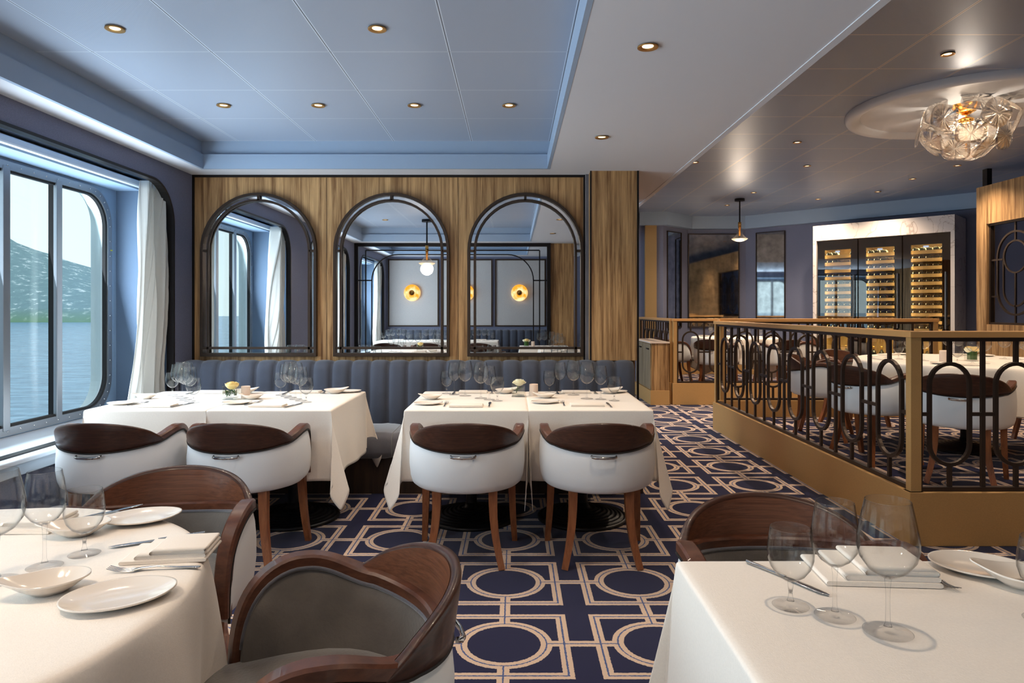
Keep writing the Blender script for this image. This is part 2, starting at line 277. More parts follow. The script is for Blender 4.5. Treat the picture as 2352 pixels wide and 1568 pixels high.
# ================================================================ mesh helpers
class MB:
    def __init__(s): s.v = []; s.f = []; s.sm = []
    def add(s, vs, fs, smooth=False, mx=None):
        o = len(s.v)
        s.v += [tuple(mx @ Vector(p)) if mx else tuple(p) for p in vs]
        s.f += [tuple(i+o for i in f) for f in fs]; s.sm += [smooth]*len(fs); return s
    def box(s, a, b, mx=None):
        (x0, y0, z0), (x1, y1, z1) = a, b
        return s.add([(x0,y0,z0),(x1,y0,z0),(x1,y1,z0),(x0,y1,z0),(x0,y0,z1),(x1,y0,z1),(x1,y1,z1),(x0,y1,z1)],
                     [(0,3,2,1),(4,5,6,7),(0,1,5,4),(1,2,6,5),(2,3,7,6),(3,0,4,7)], False, mx)
    def grid(s, rows, smooth=True, cu=False, cv=False, mx=None):
        nu, nv = len(rows), len(rows[0]); fs = []
        for i in range(nu if cu else nu-1):
            for j in range(nv if cv else nv-1):
                a, b = i, (i+1) % nu; c, d = j, (j+1) % nv
                fs.append((a*nv+c, b*nv+c, b*nv+d, a*nv+d))
        return s.add([p for r in rows for p in r], fs, smooth, mx)
    def lathe(s, prof, seg=24, smooth=True, mx=None, close=False):
        rows = [[(r*math.cos(2*PI*k/seg), r*math.sin(2*PI*k/seg), z) for k in range(seg)] for r, z in prof]
        s.grid(rows, smooth, cu=close, cv=True, mx=mx); return s
    def disc(s, r, z, seg=24, mx=None, up=True):
        p = [(r*math.cos(2*PI*k/seg), r*math.sin(2*PI*k/seg), z) for k in range(seg)]
        return s.add(p, [tuple(range(seg)) if up else tuple(range(seg))[::-1]], False, mx)
    def cyl(s, a, b, r, r2=None, seg=12, smooth=True, cap=True):
        a, b = Vector(a), Vector(b); r2 = r if r2 is None else r2
        q = (b-a).to_track_quat('Z', 'Y').to_matrix().to_4x4(); q.translation = a; L = (b-a).length
        s.lathe([(r, 0), (r2, L)], seg, smooth, q)
        if cap: s.disc(r, 0, seg, q, False); s.disc(r2, L, seg, q)
        return s
    def tube(s, pts, r, seg=8, closed=False):
        return s.sweep(pts, [(r*math.cos(2*PI*k/seg), r*math.sin(2*PI*k/seg)) for k in range(seg)], closed=closed)
    def sweep(s, pts, sec, closed=False, up=None, smooth=True, cap=True, scales=None):
        pts = [Vector(p) for p in pts]; n = len(pts); rows = []; prev = None
        for i, p in enumerate(pts):
            if closed: t = pts[(i+1) % n]-pts[i-1]
            else: t = pts[min(i+1, n-1)]-pts[max(i-1, 0)]
            t.normalize()
            if up is not None:
                u = Vector(up[i]) if isinstance(up, list) else Vector(up)
            else:
                u = prev if prev is not None else (Vector((0, 0, 1)) if abs(t.z) < .9 else Vector((1, 0, 0)))
            sd = t.cross(u).normalized(); u2 = sd.cross(t).normalized(); prev = u2
            k = scales[i] if scales else 1
            rows.append([tuple(p+sd*a*k+u2*b*k) for a, b in sec])
        s.grid(rows, smooth, cu=closed, cv=True)
        if cap and not closed:
            o = len(s.v)-len(rows)*len(sec); m = len(sec)
            s.f.append(tuple(range(o+m-1, o-1, -1))); s.sm.append(False)
            s.f.append(tuple(range(o+(n-1)*m, o+n*m))); s.sm.append(False)
        return s
    def prism(s, outer, holes, a, b, ax='z', mx=None, sides=True):
        """flat plate: outline (u,v) with holes, extruded a..b along ax"""
        P = {'z': lambda u, v, h: (u, v, h), 'x': lambda u, v, h: (h, u, v), 'y': lambda u, v, h: (u, h, v)}[ax]
        loops = [[Vector((u, v, 0)) for u, v in L] for L in [outer]+list(holes)]
        tri = tessellate_polygon(loops); fl = [p for L in loops for p in L]; n = len(fl)
        vs = [P(p.x, p.y, a) for p in fl]+[P(p.x, p.y, b) for p in fl]
        fs = [tuple(t) for t in tri]+[tuple(i+n for i in t[::-1]) for t in tri]
        if sides:
            o = 0
            for L in loops:
                k = len(L)
                for i in range(k): j = (i+1) % k; fs.append((o+i, o+j, o+j+n, o+i+n))
                o += k
        return s.add(vs, fs, False, mx)
    def build(s, name, m, parent=None, loc=None, rot=0, bevel=0, sub=0, weld=False, fix=True, split=0):
        me = bpy.data.meshes.new(name); me.from_pydata(s.v, [], s.f); me.polygons.foreach_set('use_smooth', s.sm)
        if weld or fix:
            bm = bmesh.new(); bm.from_mesh(me)
            if weld: bmesh.ops.remove_doubles(bm, verts=bm.verts, dist=1e-5)
            if fix: bmesh.ops.recalc_face_normals(bm, faces=bm.faces)
            bm.to_mesh(me); bm.free()
        me.update()
        ms = m if isinstance(m, (list, tuple)) else [m]
        for q in ms: me.materials.append(M[q] if isinstance(q, str) else q)
        o = bpy.data.objects.new(name, me); COL.objects.link(o)
        if parent: o.parent = parent
        if loc is not None: o.location = loc
        if rot: o.rotation_euler = (0, 0, rot)
        if bevel:
            b = o.modifiers.new('bevel', 'BEVEL'); b.width = bevel; b.segments = 2; b.limit_method = 'ANGLE'; b.angle_limit = .6
        if split:
            b = o.modifiers.new('split', 'EDGE_SPLIT'); b.split_angle = math.radians(split)
        if sub:
            b = o.modifiers.new('sub', 'SUBSURF'); b.levels = sub; b.render_levels = sub
        return o
def tag(o, label=None, cat=None, group=None, kind=None):
    if label: o['label'] = label
    if cat: o['category'] = cat
    if group: o['group'] = group
    if kind: o['kind'] = kind
    return o
def thing(name, label, cat, loc=(0,0,0), rz=0, group=None):
    o = bpy.data.objects.new(name, None); COL.objects.link(o); o.empty_display_size = .1
    o.location = loc; o.rotation_euler = (0, 0, rz); return tag(o, label, cat, group)
def dup(o, loc=None, rz=None, label=None, group=None, parent=None):
    c = o.copy(); COL.objects.link(c)
    if parent is not None: c.parent = parent
    if loc is not None: c.location = loc
    if rz is not None: c.rotation_euler = (0, 0, rz)
    if label: c['label'] = label
    if group: c['group'] = group
    for k in list(KIDS.get(o.name, o.children)):
        dup(k, parent=c)
    return c
KIDS = {}
def S(o): return tag(o, kind='structure')
def rrect(u0, v0, u1, v1, r, seg=8, rb=None):
    """rounded rectangle outline; rb = bottom corner radius"""
    rb = r if rb is None else rb; P = []
    for cx, cy, q, a in ((u1-rb, v0+rb, rb, -90), (u1-r, v1-r, r, 0), (u0+r, v1-r, r, 90), (u0+rb, v0+rb, rb, 180)):
        if q <= 0: P.append((cx, cy)); continue
        for k in range(seg+1):
            t = math.radians(a+90*k/seg); P.append((cx+q*math.cos(t), cy+q*math.sin(t)))
    return P
def arch(u0, u1, v0, v1, seg=24):
    r = (u1-u0)/2; c = (u0+u1)/2; P = [(u0, v0), (u1, v0)]
    for k in range(seg+1):
        t = PI*k/seg; P.append((c+r*math.cos(t), v1-r+r*math.sin(t)))
    return P
def stadium(cu, v0, v1, r, seg=14):
    P = []
    for k in range(seg+1):
        t = PI*k/seg; P.append((cu+r*math.cos(t), v1-r+r*math.sin(t)))
    for k in range(seg+1):
        t = PI+PI*k/seg; P.append((cu+r*math.cos(t), v0+r+r*math.sin(t)))
    return P
def offs(P, d):
    """inset a closed outline by d (positive = inwards for CCW)"""
    n = len(P); Q = []
    for i in range(n):
        a, b, c = Vector(P[i-1]), Vector(P[i]), Vector(P[(i+1) % n])
        e1, e2 = b-a, c-b
        if e1.length < 1e-9: e1 = e2
        if e2.length < 1e-9: e2 = e1
        e1, e2 = e1.normalized(), e2.normalized(); n1, n2 = Vector((-e1.y, e1.x)), Vector((-e2.y, e2.x))
        m = (n1+n2)
        if m.length < 1e-6: m = n1
        m.normalize(); k = d/max(.35, m.dot(n1)); Q.append(tuple(b+m*k))
    return Q
XZ = Matrix(((1,0,0,0),(0,0,1,0),(0,1,0,0),(0,0,0,1)))   # not used for meshes with handedness needs
# ================================================================ setting
ZS = 2.405   # soffit height of the bays
WX = -2.585  # inner face of the port side wall
MY = 5.5     # face of the oak partition
# floor
S(MB().box((-3.1, -3.0, -.1), (9, 12.7, 0)).build('floor', 'carpet'))
S(MB().box((2.25, 3.86, .0), (7.6, 7.46, .15)).build('floor_platform', 'carpet'))
S(MB().box((2.22, 9.56, .0), (7.6, 12.7, .15)).build('floor_platform', 'carpet'))
# port side wall with window niches
holes = [rrect(y, .56, y+2.10, 2.262, .30, 10, .02) for y in NICHES]
S(MB().prism([(-2.9, 0), (12.1, 0), (12.1, ZS), (-2.9, ZS)], holes, WX-.04, WX, 'x').build('wall_left', 'wall_fabric'))
S(MB().prism([(-2.9, 0), (12.1, 0), (12.1, 2.7), (-2.9, 2.7)], [rrect(y+.05, .585, y+2.02, 2.19, .24, 10) for y in NICHES], -3.16, -3.035, 'x').build('wall_hull', 'hull_white'))
b = MB()
for y in NICHES:   # niche lining: side cheeks, head and pocket
    b.box((-3.035, y-.06, .50), (WX-.04, y-.02, 2.35)); b.box((-3.035, y+2.12, .50), (WX-.04, y+2.16, 2.35))
lin = S(b.build('wall_niche_cheeks', 'niche_fabric'))
b = MB()
for y in NICHES:
    b.box((-3.034, y-.06, .585), (-3.030, y+2.16, .60)); b.box((-3.035, y-.02, 2.225), (-2.83, y+2.12, 2.26)); b.box((-2.83, y-.02, 2.31), (WX-.04, y+2.12, 2.33))
    b.prism([(y-.06, .50), (y+2.16, .50), (y+2.16, 2.26), (y-.06, 2.26)], [rrect(y+.045, .58, y+2.025, 2.195, .245, 10)], -3.034, -3.028, 'x')
S(b.build('wall_niche_head', 'wall_paint'))
for i, y in enumerate(NICHES):
    w_ = thing('window_%d' % (i+1), None, None, (0, 0, 0)); S(w_)
    # frame ring
    o_ = rrect(y+.035, .57, y+2.035, 2.205, .26, 10); i_ = rrect(y+.085, .62, y+1.985, 2.155, .22, 10)
    MB().prism(o_, [i_], -3.028, -3.010, 'x').build('window_frame', 'alu', w_, bevel=.003)
    MB().prism(rrect(y+.075, .61, y+1.995, 2.165, .225, 10), [rrect(y+.10, .635, y+1.97, 2.14, .21, 10)], -3.045, -3.020, 'x').build('gasket', 'rubber', w_)
    for q in (.52, .97, 1.44):
        MB().box((-3.03, y+q-.028, .60), (-3.006, y+q+.028, 2.175)).build('mullion', 'alu', w_, bevel=.003)
        MB().box((-3.068, y+q-.02, .60), (-3.031, y+q+.02, 2.175)).build('mullion_core', 'bronze_black', w_)
    MB().prism(rrect(y+.08, .615, y+1.99, 2.16, .22, 10), [], -3.075, -3.069, 'x').build('pane', 'glass_window', w_)
    b = MB(); ring = rrect(y+.06, .595, y+2.01, 2.18, .24, 6)
    L = []
    for k in range(len(ring)):
        a_, c_ = Vector(ring[k]), Vector(ring[(k+1) % len(ring)]); m_ = max(1, int((c_-a_).length/.11))
        L += [a_.lerp(c_, q/m_) for q in range(m_)]
    L = [p for k, p in enumerate(L) if k == 0 or (p-L[k-1]).length > .05]
    for q in (.52, .97, 1.44): L += [Vector((y+q, .70+.1*k)) for k in range(15)]
    for p in L: b.lathe([(.0, .0035), (.004, .003), (.006, 0)], 6, True, Matrix.Translation((-3.0095 if True else 0, p[0], p[1])) @ Matrix.Rotation(PI/2, 4, 'Y'))
    b.build('rivets', 'steel', w_)['kind'] = 'stuff'
    # sill
    MB().box((-3.03, y-.03, .535), (-2.50, y+2.13, .562)).build('window_sill', 'white_trim', w_, bevel=.006)
    MB().box((-2.555, y-.03, .47), (-2.53, y+2.13, .534)).build('sill_apron', 'white_trim', w_, bevel=.004)
    # black trim round the niche opening
    o_ = rrect(y, .56, y+2.10, 2.262, .30, 12, .001); MB().prism(offs(o_, -.009), [offs(o_, .009)], WX-.045, WX+.010, 'x').build('niche_trim', 'bronze_black', w_)
    # curtain track
    MB().box((-2.83, y+.0, 2.235), (-2.79, y+2.10, 2.285)).build('curtain_track', 'white_trim', w_, bevel=.012)
MB().box((-3.0085, 5.115, 1.760), (-3.005, 5.095, 1.768)).build('wall_tag', 'yellow_tag', bpy.data.objects['window_3'])
# ceilings of the bays
XB0, XB1 = .26, 1.292
def coffer(i, x0, x1, y0, y1):
    b = MB()
    for a, c in (((x0-.02, y0-.02), (x0+.002, y1+.02)), ((x1-.002, y0-.02), (x1+.02, y1+.02)), ((x0, y0-.02), (x1, y0+.002)), ((x0, y1-.002), (x1, y1+.02))):
        b.box((a[0], a[1], ZS-.001), (c[0], c[1], 2.515))
    S(b.build('ceiling_coffer_edge', 'ceiling_blue'))
    b = MB(); g_ = .02
    for a, c in (((x0-.04, y0-.04), (x0-g_, y1+.04)), ((x1+g_, y0-.04), (x1+.04, y1+.04)), ((x0-.04, y0-.04), (x1+.04, y0-g_)), ((x0-.04, y1+g_), (x1+.04, y1+.04))):
        b.box((a[0], a[1], 2.505), (c[0], c[1], 2.625))
    S(b.build('ceiling_coffer_riser', 'ceiling_blue'))
    S(MB().box((x0-.04, y0-.04, 2.62), (x1+.04, y1+.04, 2.64)).build('ceiling_tiles', 'tiles_blue'))
COF = [(-2.388, XB0, .2, 5.245), (-2.388, XB0, -2.45, -.42)]
for i, c_ in enumerate(COF): coffer(i, *c_)
out_ = [(-3.1, -3.0), (XB1, -3.0), (XB1, 12.2), (-3.1, 12.2)]
S(MB().prism(out_, [[(c[0], c[2]), (c[1], c[2]), (c[1], c[3]), (c[0], c[3])] for c in COF], ZS, ZS+.03, 'z').build('ceiling_soffit', 'ceiling_paint'))
S(MB().box((XB1, -3.0, ZS-.0), (XB1+.025, 12.2, 3.05)).build('ceiling_beam_side', 'ceiling_paint'))
S(MB().box((XB1-.01, -3.0, ZS-.004), (XB1+.028, 12.2, ZS+.02)).build('ceiling_beam_lip', 'ceiling_paint'))
ZC = 3.03
S(MB().box((XB1, -3.0, ZC), (9, 12.9, ZC+.03)).build('ceiling', 'tiles_grey'))
# shell behind and around
S(MB().box((-3.2, -3.02, 0), (9, -2.86, 3.05)).build('wall_rear', 'wall_fabric'))
S(MB().box((9, -3, 0), (9.1, 12.9, 3.05)).build('wall_right', 'wall_fabric'))
# oak partition between the bays
def partition(yf, s, nm):
    """yf = face towards our bay, s = +1 wall body lies beyond"""
    y0, y1 = sorted((yf, yf+.09*s))
    return y0, y1
b = MB().box((WX, 5.5, 0), (.575, 5.59, ZS)); S(b.build('wall_partition', 'oak_v'))
b = MB()
for X in (-1.508, -.449): b.box((X-.0015, 5.4985, .9), (X+.0015, 5.50, ZS-.02))
S(b.build('trim_1', 'bronze'))
b = MB().box((WX, 5.485, ZS-.018), (.575, 5.50, ZS)).box((WX, 5.485, .5), (WX+.014, 5.50, ZS-.018)).box((.560, 5.485, .5), (.575, 5.50, ZS-.018)); S(b.build('trim_2', 'bronze_black'))
S(MB().box((.575, 5.46, 0), (.600, 5.60, ZS)).build('trim_3', 'velvet_grey'))
S(MB().box((.60, 5.33, .925), (.972, 6.9, ZS)).box((.60, 5.47, 0), (.972, 6.9, .925)).build('wall_column', 'oak_v'))
S(MB().box((.596, 5.326, 0), (.606, 5.34, ZS)).box((.962, 5.322, 0), (.976, 5.336, ZS)).build('trim_4', 'bronze_black'))
S(MB().box((WX, 6.5, 0), (.60, 6.52, .01)).build('trim_5', 'bronze_black'))
# column and opening frame at the near partition (seen in the mirrors)
S(MB().box((.60, -.42, 0), (.98, -.15, ZS)).build('wall_column', 'oak_v'))
scr = thing('screen_frame', 'tall dark bronze screen frame with rounded inner arch, seen reflected in the arched mirrors', 'screen', (0, -.12, 0))
MB().prism([(WX, 0), (.60, 0), (.60, ZS), (WX, ZS)], [[(WX+.06, 0.001), (.54, 0.001), (.54, ZS-.055), (WX+.06, ZS-.055)]], -.03, .03, 'y').build('outer_frame', 'bronze_black', scr)
def bar(b, p, q, w=.02, d=.02): 
    (u0, v0), (u1, v1) = p, q
    return b.box((min(u0, u1)-w/2 if u0 == u1 else min(u0, u1), -d/2, min(v0, v1)-w/2 if v0 == v1 else min(v0, v1)), (max(u0, u1)+w/2 if u0 == u1 else max(u0, u1), d/2, max(v0, v1)+w/2 if v0 == v1 else max(v0, v1)))
b = MB(); bar(b, (WX+.18, 2.29), (.42, 2.29)); bar(b, (WX+.18, .3), (WX+.18, 2.29)); bar(b, (.42, .3), (.42, 2.29)); b.build('inner_bars', 'bronze_black', scr)
pth = [(WX+.28, .3)]+[(WX+.28+.42*(1-math.cos(PI/2*k/10)), 1.80+.42*math.sin(PI/2*k/10)) for k in range(11)]+[(.32-.42*(1-math.sin(PI/2*(1-k/10)+0)) if False else .32-.42+.42*math.sin(PI/2*k/10), 1.80+.42*math.cos(PI/2*k/10)) for k in range(11)]+[(.32, .3)]
MB().sweep([(u, 0, v) for u, v in pth], [(-.009, -.01), (.009, -.01), (.009, .01), (-.009, .01)], up=(0, 1, 0), smooth=False).build('inner_arch', 'bronze_black', scr)
b = MB(); bar(b, (-1.0, 2.22), (-1.0, 2.35)); bar(b, (.32, 1.8), (.54, 1.8)); bar(b, (WX+.06, 1.8), (WX+.28, 1.8)); b.build('connectors', 'bronze_black', scr)
# starboard room: faceted far wall
W = [(-3.1, 12.02), (2.20, 12.02), (2.62, 11.97), (3.20, 12.55), (4.26, 12.54), (6.80, 10.0), (9.1, 7.7)]
b = MB(); s2 = MB()
for k in range(len(W)-1):
    p, q = Vector(W[k]), Vector(W[k+1]); n_ = Vector((-(q-p).y, (q-p).x)).normalized()
    def quad(B, o0, o1, z0, z1, ext=.0):
        a_, c_, d_, e_ = p+n_*o0, q+n_*o0, q+n_*o1, p+n_*o1
        B.add([(a_.x, a_.y, z0), (c_.x, c_.y, z0), (d_.x, d_.y, z0), (e_.x, e_.y, z0), (a_.x, a_.y, z1), (c_.x, c_.y, z1), (d_.x, d_.y, z1), (e_.x, e_.y, z1)],
              [(0,3,2,1),(4,5,6,7),(0,1,5,4),(1,2,6,5),(2,3,7,6),(3,0,4,7)])
    quad(b, 0, .05, 0, 3.05)
S(b.build('wall_far', 'wall_fabric'))
def mitre(off):
    P = []
    for k in range(len(W)):
        p = Vector(W[k]); ds = []
        if k: ds.append((Vector(W[k])-Vector(W[k-1])).normalized())
        if k < len(W)-1: ds.append((Vector(W[k+1])-Vector(W[k])).normalized())
        ns_ = [Vector((-d.y, d.x)) for d in ds]; m_ = sum(ns_, Vector((0, 0))).normalized()
        P.append(p+m_*off/m_.dot(ns_[0]))
    return P
A, B_ = mitre(-.12), mitre(0)
for k in range(1, len(A)-1):
    s2.add([(A[k].x, A[k].y, 2.80), (A[k+1].x, A[k+1].y, 2.80), (A[k+1].x, A[k+1].y, 3.03), (A[k].x, A[k].y, 3.03), (B_[k].x, B_[k].y, 2.80), (B_[k+1].x, B_[k+1].y, 2.80)], [(0, 1, 2, 3), (0, 4, 5, 1)])
S(s2.build('ceiling_soffit_far', 'ceiling_blue'))
b = MB(); A2 = mitre(-.02)
for k in range(1, len(A)-1):
    b.add([(A2[k].x, A2[k].y, .15), (A2[k+1].x, A2[k+1].y, .15), (A2[k+1].x, A2[k+1].y, .36), (A2[k].x, A2[k].y, .36), (B_[k].x, B_[k].y, .36), (B_[k+1].x, B_[k+1].y, .36)], [(0, 1, 2, 3), (3, 2, 5, 4)])
S(b.build('baseboard_far', 'rail_paint'))
S(MB().box((2.30, 11.94, 0), (2.50, 12.02, 2.80)).build('trim_6', 'wall_gold'))
# antique mirrors on the facets
def wall_mirror(p, q, z0, z1, label):
    p, q = Vector(p), Vector(q); d = (q-p); L = d.length; a_ = math.atan2(d.y, d.x)
    t_ = thing('antique_mirror', label, 'mirror', (p.x, p.y, z0), a_)
    MB().box((0.02, -.012, 0.02), (L-.02, -.006, z1-z0-.02)).build('glass', 'antique_mirror', t_)
    MB().prism([(0, 0), (L, 0), (L, z1-z0), (0, z1-z0)], [[(.012, .012), (L-.012, .012), (L-.012, z1-z0-.012), (.012, z1-z0-.012)]], -.024, 0, 'y').build('frame', 'bronze', t_, bevel=.003)
wall_mirror((2.70, 12.05), (3.03, 12.38), 1.0, 2.72, 'narrow antiqued mirror on the angled wall facet beside the gold wall strip')
wall_mirror((3.20, 12.54), (4.14, 12.54), 1.0, 2.72, 'wide antiqued wall mirror hanging behind the small pendant lamp')
wall_mirror((4.40, 12.39), (4.78, 12.01), 1.0, 2.72, 'tall narrow antiqued mirror left of the wine cabinets')
# hull sea and hill outside
S(MB().box((-3000, -1500, -12.1), (-4, 4000, -12)).build('sea', 'sea'))
NU, NV = 90, 26; rows = []
for i in range(NU):
    u = i/(NU-1); X = -1500+u*1650
    prof = (math.exp(-((X+1050)/480)**2)*150+math.exp(-((X+560)/180)**2)*26+max(0, 48-(X+480)*.06)*.9 if X < 320 else 0)
    prof = 79+(-X-560)*.42 if X < -560 else 79-(X+560)*.335
    prof = max(3, min(170, prof)); rows.append([])
    for j in range(NV):
        v = j/(NV-1); y = 745+v*420; h = prof*math.sin(min(1, v*1.0)*PI/2)**.8*1.42 if v > 0 else -1
        h += (R.random()-.5)*9*v
        rows[-1].append((X*(1+v*.45), y, -12+max(h, 0 if v else -1)))
hill = tag(MB().grid(rows).build('hillside', 'hillside', fix=False), 'hazy wooded hillside with pale rocks rising from the sea beyond the window', 'hill')
hs = tag(MB().box((-5, -4, 0), (5, 4, 7)).prism([(-5.4, 7), (5.4, 7), (0, 10)], [], -4.4, 4.4, 'y').build('house', 'hull_white'), 'small pale house on the shore below the hill', 'house', 'shore houses')
first = True
for X, Y, z, lb in ((-500, 790, 6, 'white house above the shore right of the window mullion'), (-518, 800, 12, 'white house uphill from its neighbour near the mullion'), (-470, 775, 3, 'pale house low on the shore nearest the window edge'), (-560, 780, 4, 'small pale house on the shore seen in the left pane'), (-588, 790, 9, 'pale house on the slope at the far left of the view'), (-482, 820, 18, 'white house highest on the wooded slope')):
    o = hs if first else dup(hs); first = False
    o.location = (X, Y, -12+z); o['label'] = lb; o.rotation_euler = (0, 0, R.random()*2)
# ================================================================ lights in the ceilings
def downlight(loc, label, group, power, warm=True, r=.042, first=[None]):
    if first[0] is None:
        t_ = thing('downlight', label, 'ceiling light', loc, 0, group)
        MB().lathe([(.041, .004), (.024, .012), (.022, .02)], 24).build('reflector', 'gold_rim', t_)
        MB().lathe([(.023, .004), (.040, -.004), (.043, -.003), (.043, .001), (.023, .004)], 24).build('trim_ring', 'gold_rim', t_)
        MB().disc(.0235, .003, 20, up=False).build('lamp', 'lamp_warm', t_)
        first[0] = t_
    else: t_ = dup(first[0], loc, 0, label, group)
    spot('downlight_beam', (loc[0], loc[1], loc[2]-.012), power, WARM, 125, 1, .022)
    return t_
rowname = {4.33: 'row nearest the oak partition', 3.15: 'row over the front tables', 1.15: 'row over the round table', 1.16: 'row over the round table'}
G1 = 'downlights in the coffered ceiling'
for X, Y, lb in ((-1.84, 4.33, 'leftmost of the four downlights in the row nearest the oak partition'), (-1.24, 4.33, 'second downlight from the left in the row nearest the oak partition'), (-.63, 4.33, 'third downlight from the left in the row nearest the oak partition'), (-.03, 4.33, 'rightmost downlight in the coffer row nearest the oak partition'),
                 (-1.84, 3.15, 'brass-rimmed downlight at the upper left of the coffered ceiling'), (-.63, 3.15, 'brass-rimmed downlight at the upper middle of the coffered ceiling'),
                 (-1.85, 1.15, 'downlight over the round table, seen in the middle mirror'), (-.63, 1.15, 'downlight above the walnut tub chair, seen only reflected'),
                 (-1.84, -1.3, 'downlight over the rear banquette tables, left one'), (-.63, -1.3, 'downlight over the rear banquette tables, right one')):
    downlight((X, Y, 2.614), lb, G1, 7 if abs(Y-1.15) < .1 else 12)
for X, Y, lb in ((.552, 4.28, 'downlight in the flat beam soffit nearest the oak column'), (.552, 2.81, 'large brass-rimmed downlight in the flat beam soffit'), (.552, 1.32, 'downlight in the beam over the front right table, seen in the right mirror'), (.9, 7.6, 'downlight in the soffit beyond the partition')):
    downlight((X, Y, ZS-.005), lb, 'downlights in the beam soffit', 12)
RL = [(2.90, 4.56, 'downlight in the grey tiled ceiling at the top right, left of the chandelier ring'), (2.89, 6.96, 'downlight in the grey ceiling nearest the beam edge'), (3.48, 8.10, 'downlight in the grey ceiling just below its neighbour by the ring'),
      (3.49, 9.93, 'downlight above and right of the small pendant lamp'), (3.48, 11.13, 'downlight just left of the small pendant canopy'), (4.69, 10.52, 'downlight over the middle of the wine cabinets approach'),
      (5.26, 9.86, 'downlight in front of the wine cabinets, right one'), (5.25, 8.08, 'dark-rimmed downlight under the chandelier'), (5.2, 8.9, 'downlight washing the marble header'), (4.9, 5.2, 'downlight right of the chandelier'), (4.2, 2.6, 'downlight beyond the right edge over the side aisle'), (2.1, 7.9, 'downlight over the aisle behind the column')]
for X, Y, lb in RL: downlight((X, Y, ZC-.0045), lb, 'downlights in the grey tiled ceiling', 14 if lb.endswith('header') else 52)
# chandelier ring
ring = thing('ceiling_rose', 'large round moulded ceiling ring around the glass chandelier', 'ceiling rose', (3.80, 5.73, ZC))
MB().lathe([(.92, 0), (.92, -.03), (.905, -.055), (.875, -.062), (.845, -.055), (.825, -.035), (.815, -.03), (.80, -.015), (.80, 0)], 64).build('moulding', 'ceiling_paint', ring)
MB().lathe([(.80, -.012), (.02, -.012)], 64).build('inner_panel', 'ceiling_paint', ring)
# chandelier
ch_ = thing('chandelier', 'chandelier of clear prismatic petals on a gold canopy', 'chandelier', (3.75, 5.66, ZC-.012))
MB().lathe([(.0, -.085), (.03, -.08), (.07, -.055), (.10, -.02), (.105, 0)], 32).build('canopy', 'brass', ch_)
MB().cyl((0, 0, -.08), (0, 0, -.40), .008).lathe([(.0, -.16), (.05, -.155), (.06, -.12), (.03, -.105), (.0, -.10)], 20).build('stem', 'brass', ch_)
for k in range(3):
    a_ = 2*PI*k/3+.4
    MB().lathe([(.0, -.035), (.014, -.03), (.018, -.01), (.01, .015), (0, .02)], 12).build('bulb', 'bulb', ch_, (math.cos(a_)*.07, math.sin(a_)*.07, -.20))
def petal_mesh():
    P = []; n_ = 32; r0 = .108
    for k in range(n_):
        t = 2*PI*k/n_; e_ = (abs(math.cos(t))**3.2+abs(math.sin(t))**3.2)**(-1/3.2); P.append((math.cos(t)*r0*e_, math.sin(t)*r0*e_))
    b = MB()
    cup = lambda x, y, z: (x, y, z-(x*x+y*y)*1.2)
    rows = [[cup(p[0]*q, p[1]*q, .002) for p in P] for q in (.001, .35, .7, 1)]+[[cup(p[0]*q, p[1]*q, -.002) for p in P] for q in (1, .7, .35, .001)]
    b.grid(rows, True, cv=True); return b
pt0 = None
for (el, n_, off, rad) in ((26, 6, .2, .33), (-6, 6, .55, .36), (-33, 6, .05, .36), (-62, 4, .5, .35)):
    for k in range(n_):
        a_ = 2*PI*k/n_+off; el_ = math.radians(el+R.uniform(-5, 5))
        d = Vector((math.cos(a_)*math.cos(el_), math.sin(a_)*math.cos(el_), math.sin(el_)*.95))
        if pt0 is None: pt0 = petal_mesh().build('petal', 'lens', ch_); o = pt0
        else: o = pt0.copy(); COL.objects.link(o); o.parent = ch_
        o.location = Vector((0, 0, -.155))+d*rad*Vector((1, 1, .84)).length/1.7
        o.location = (d.x*rad, d.y*rad, -.15+d.z*rad*.80)
        q = d.to_track_quat('Z', 'Y'); q = q @ Matrix.Rotation(R.uniform(-.6, .6), 3, 'Z').to_quaternion() @ Matrix.Rotation(R.uniform(-.5, .4), 3, 'X').to_quaternion()
        o.rotation_mode = 'QUATERNION'; o.rotation_quaternion = q
b = MB()
for k in range(10):
    a_ = 2*PI*k/10; b.tube([(0, 0, -.14), (math.cos(a_)*.16, math.sin(a_)*.16, -.18), (math.cos(a_)*.31, math.sin(a_)*.31, -.14+.05*(-1)**k)], .003, 6)
b.build('arms', 'chrome', ch_)
point('chandelier_light', (3.75, 5.66, ZC-.25), 5, (1, .84, .66), .08)
# pendants
def pendant(loc, drop, label, s=1.0):
    t_ = thing('pendant_lamp', label, 'pendant lamp', loc)
    MB().lathe([(0, 0), (.075, 0), (.075, -.035), (0, -.035)], 24, False).build('canopy', 'bronze_black', t_)
    MB().cyl((0, 0, -.03), (0, 0, -drop+.30), .011, seg=10).build('rod', 'bronze_black', t_)
    MB().lathe([(0, -drop+.30), (.024, -drop+.30), (.024, -drop+.215), (.018, -drop+.21), (.012, -drop+.09), (0, -drop+.09)], 20).build('socket', 'brass', t_)
    z = -drop
    MB().lathe([(.022, z+.215), (.028, z+.17), (.045, z+.115), (.085, z+.072), (.118, z+.052), (.122, z+.044)], 32).build('glass_cone', 'glass_lamp', t_)
    MB().lathe([(.121, z+.043), (.10, z+.026), (.06, z+.008), (.0, z)], 32).lathe([(0, z+.046), (.08, z+.046), (.121, z+.043)], 32).build('diffuser', 'bulb', t_)
    point('pendant_light', (loc[0], loc[1], loc[2]-drop-.04), 9, WARM, .09)
    return t_
pendant((3.475, 10.5, ZC), .66, 'small glass pendant lamp hanging in front of the wide antiqued mirror')
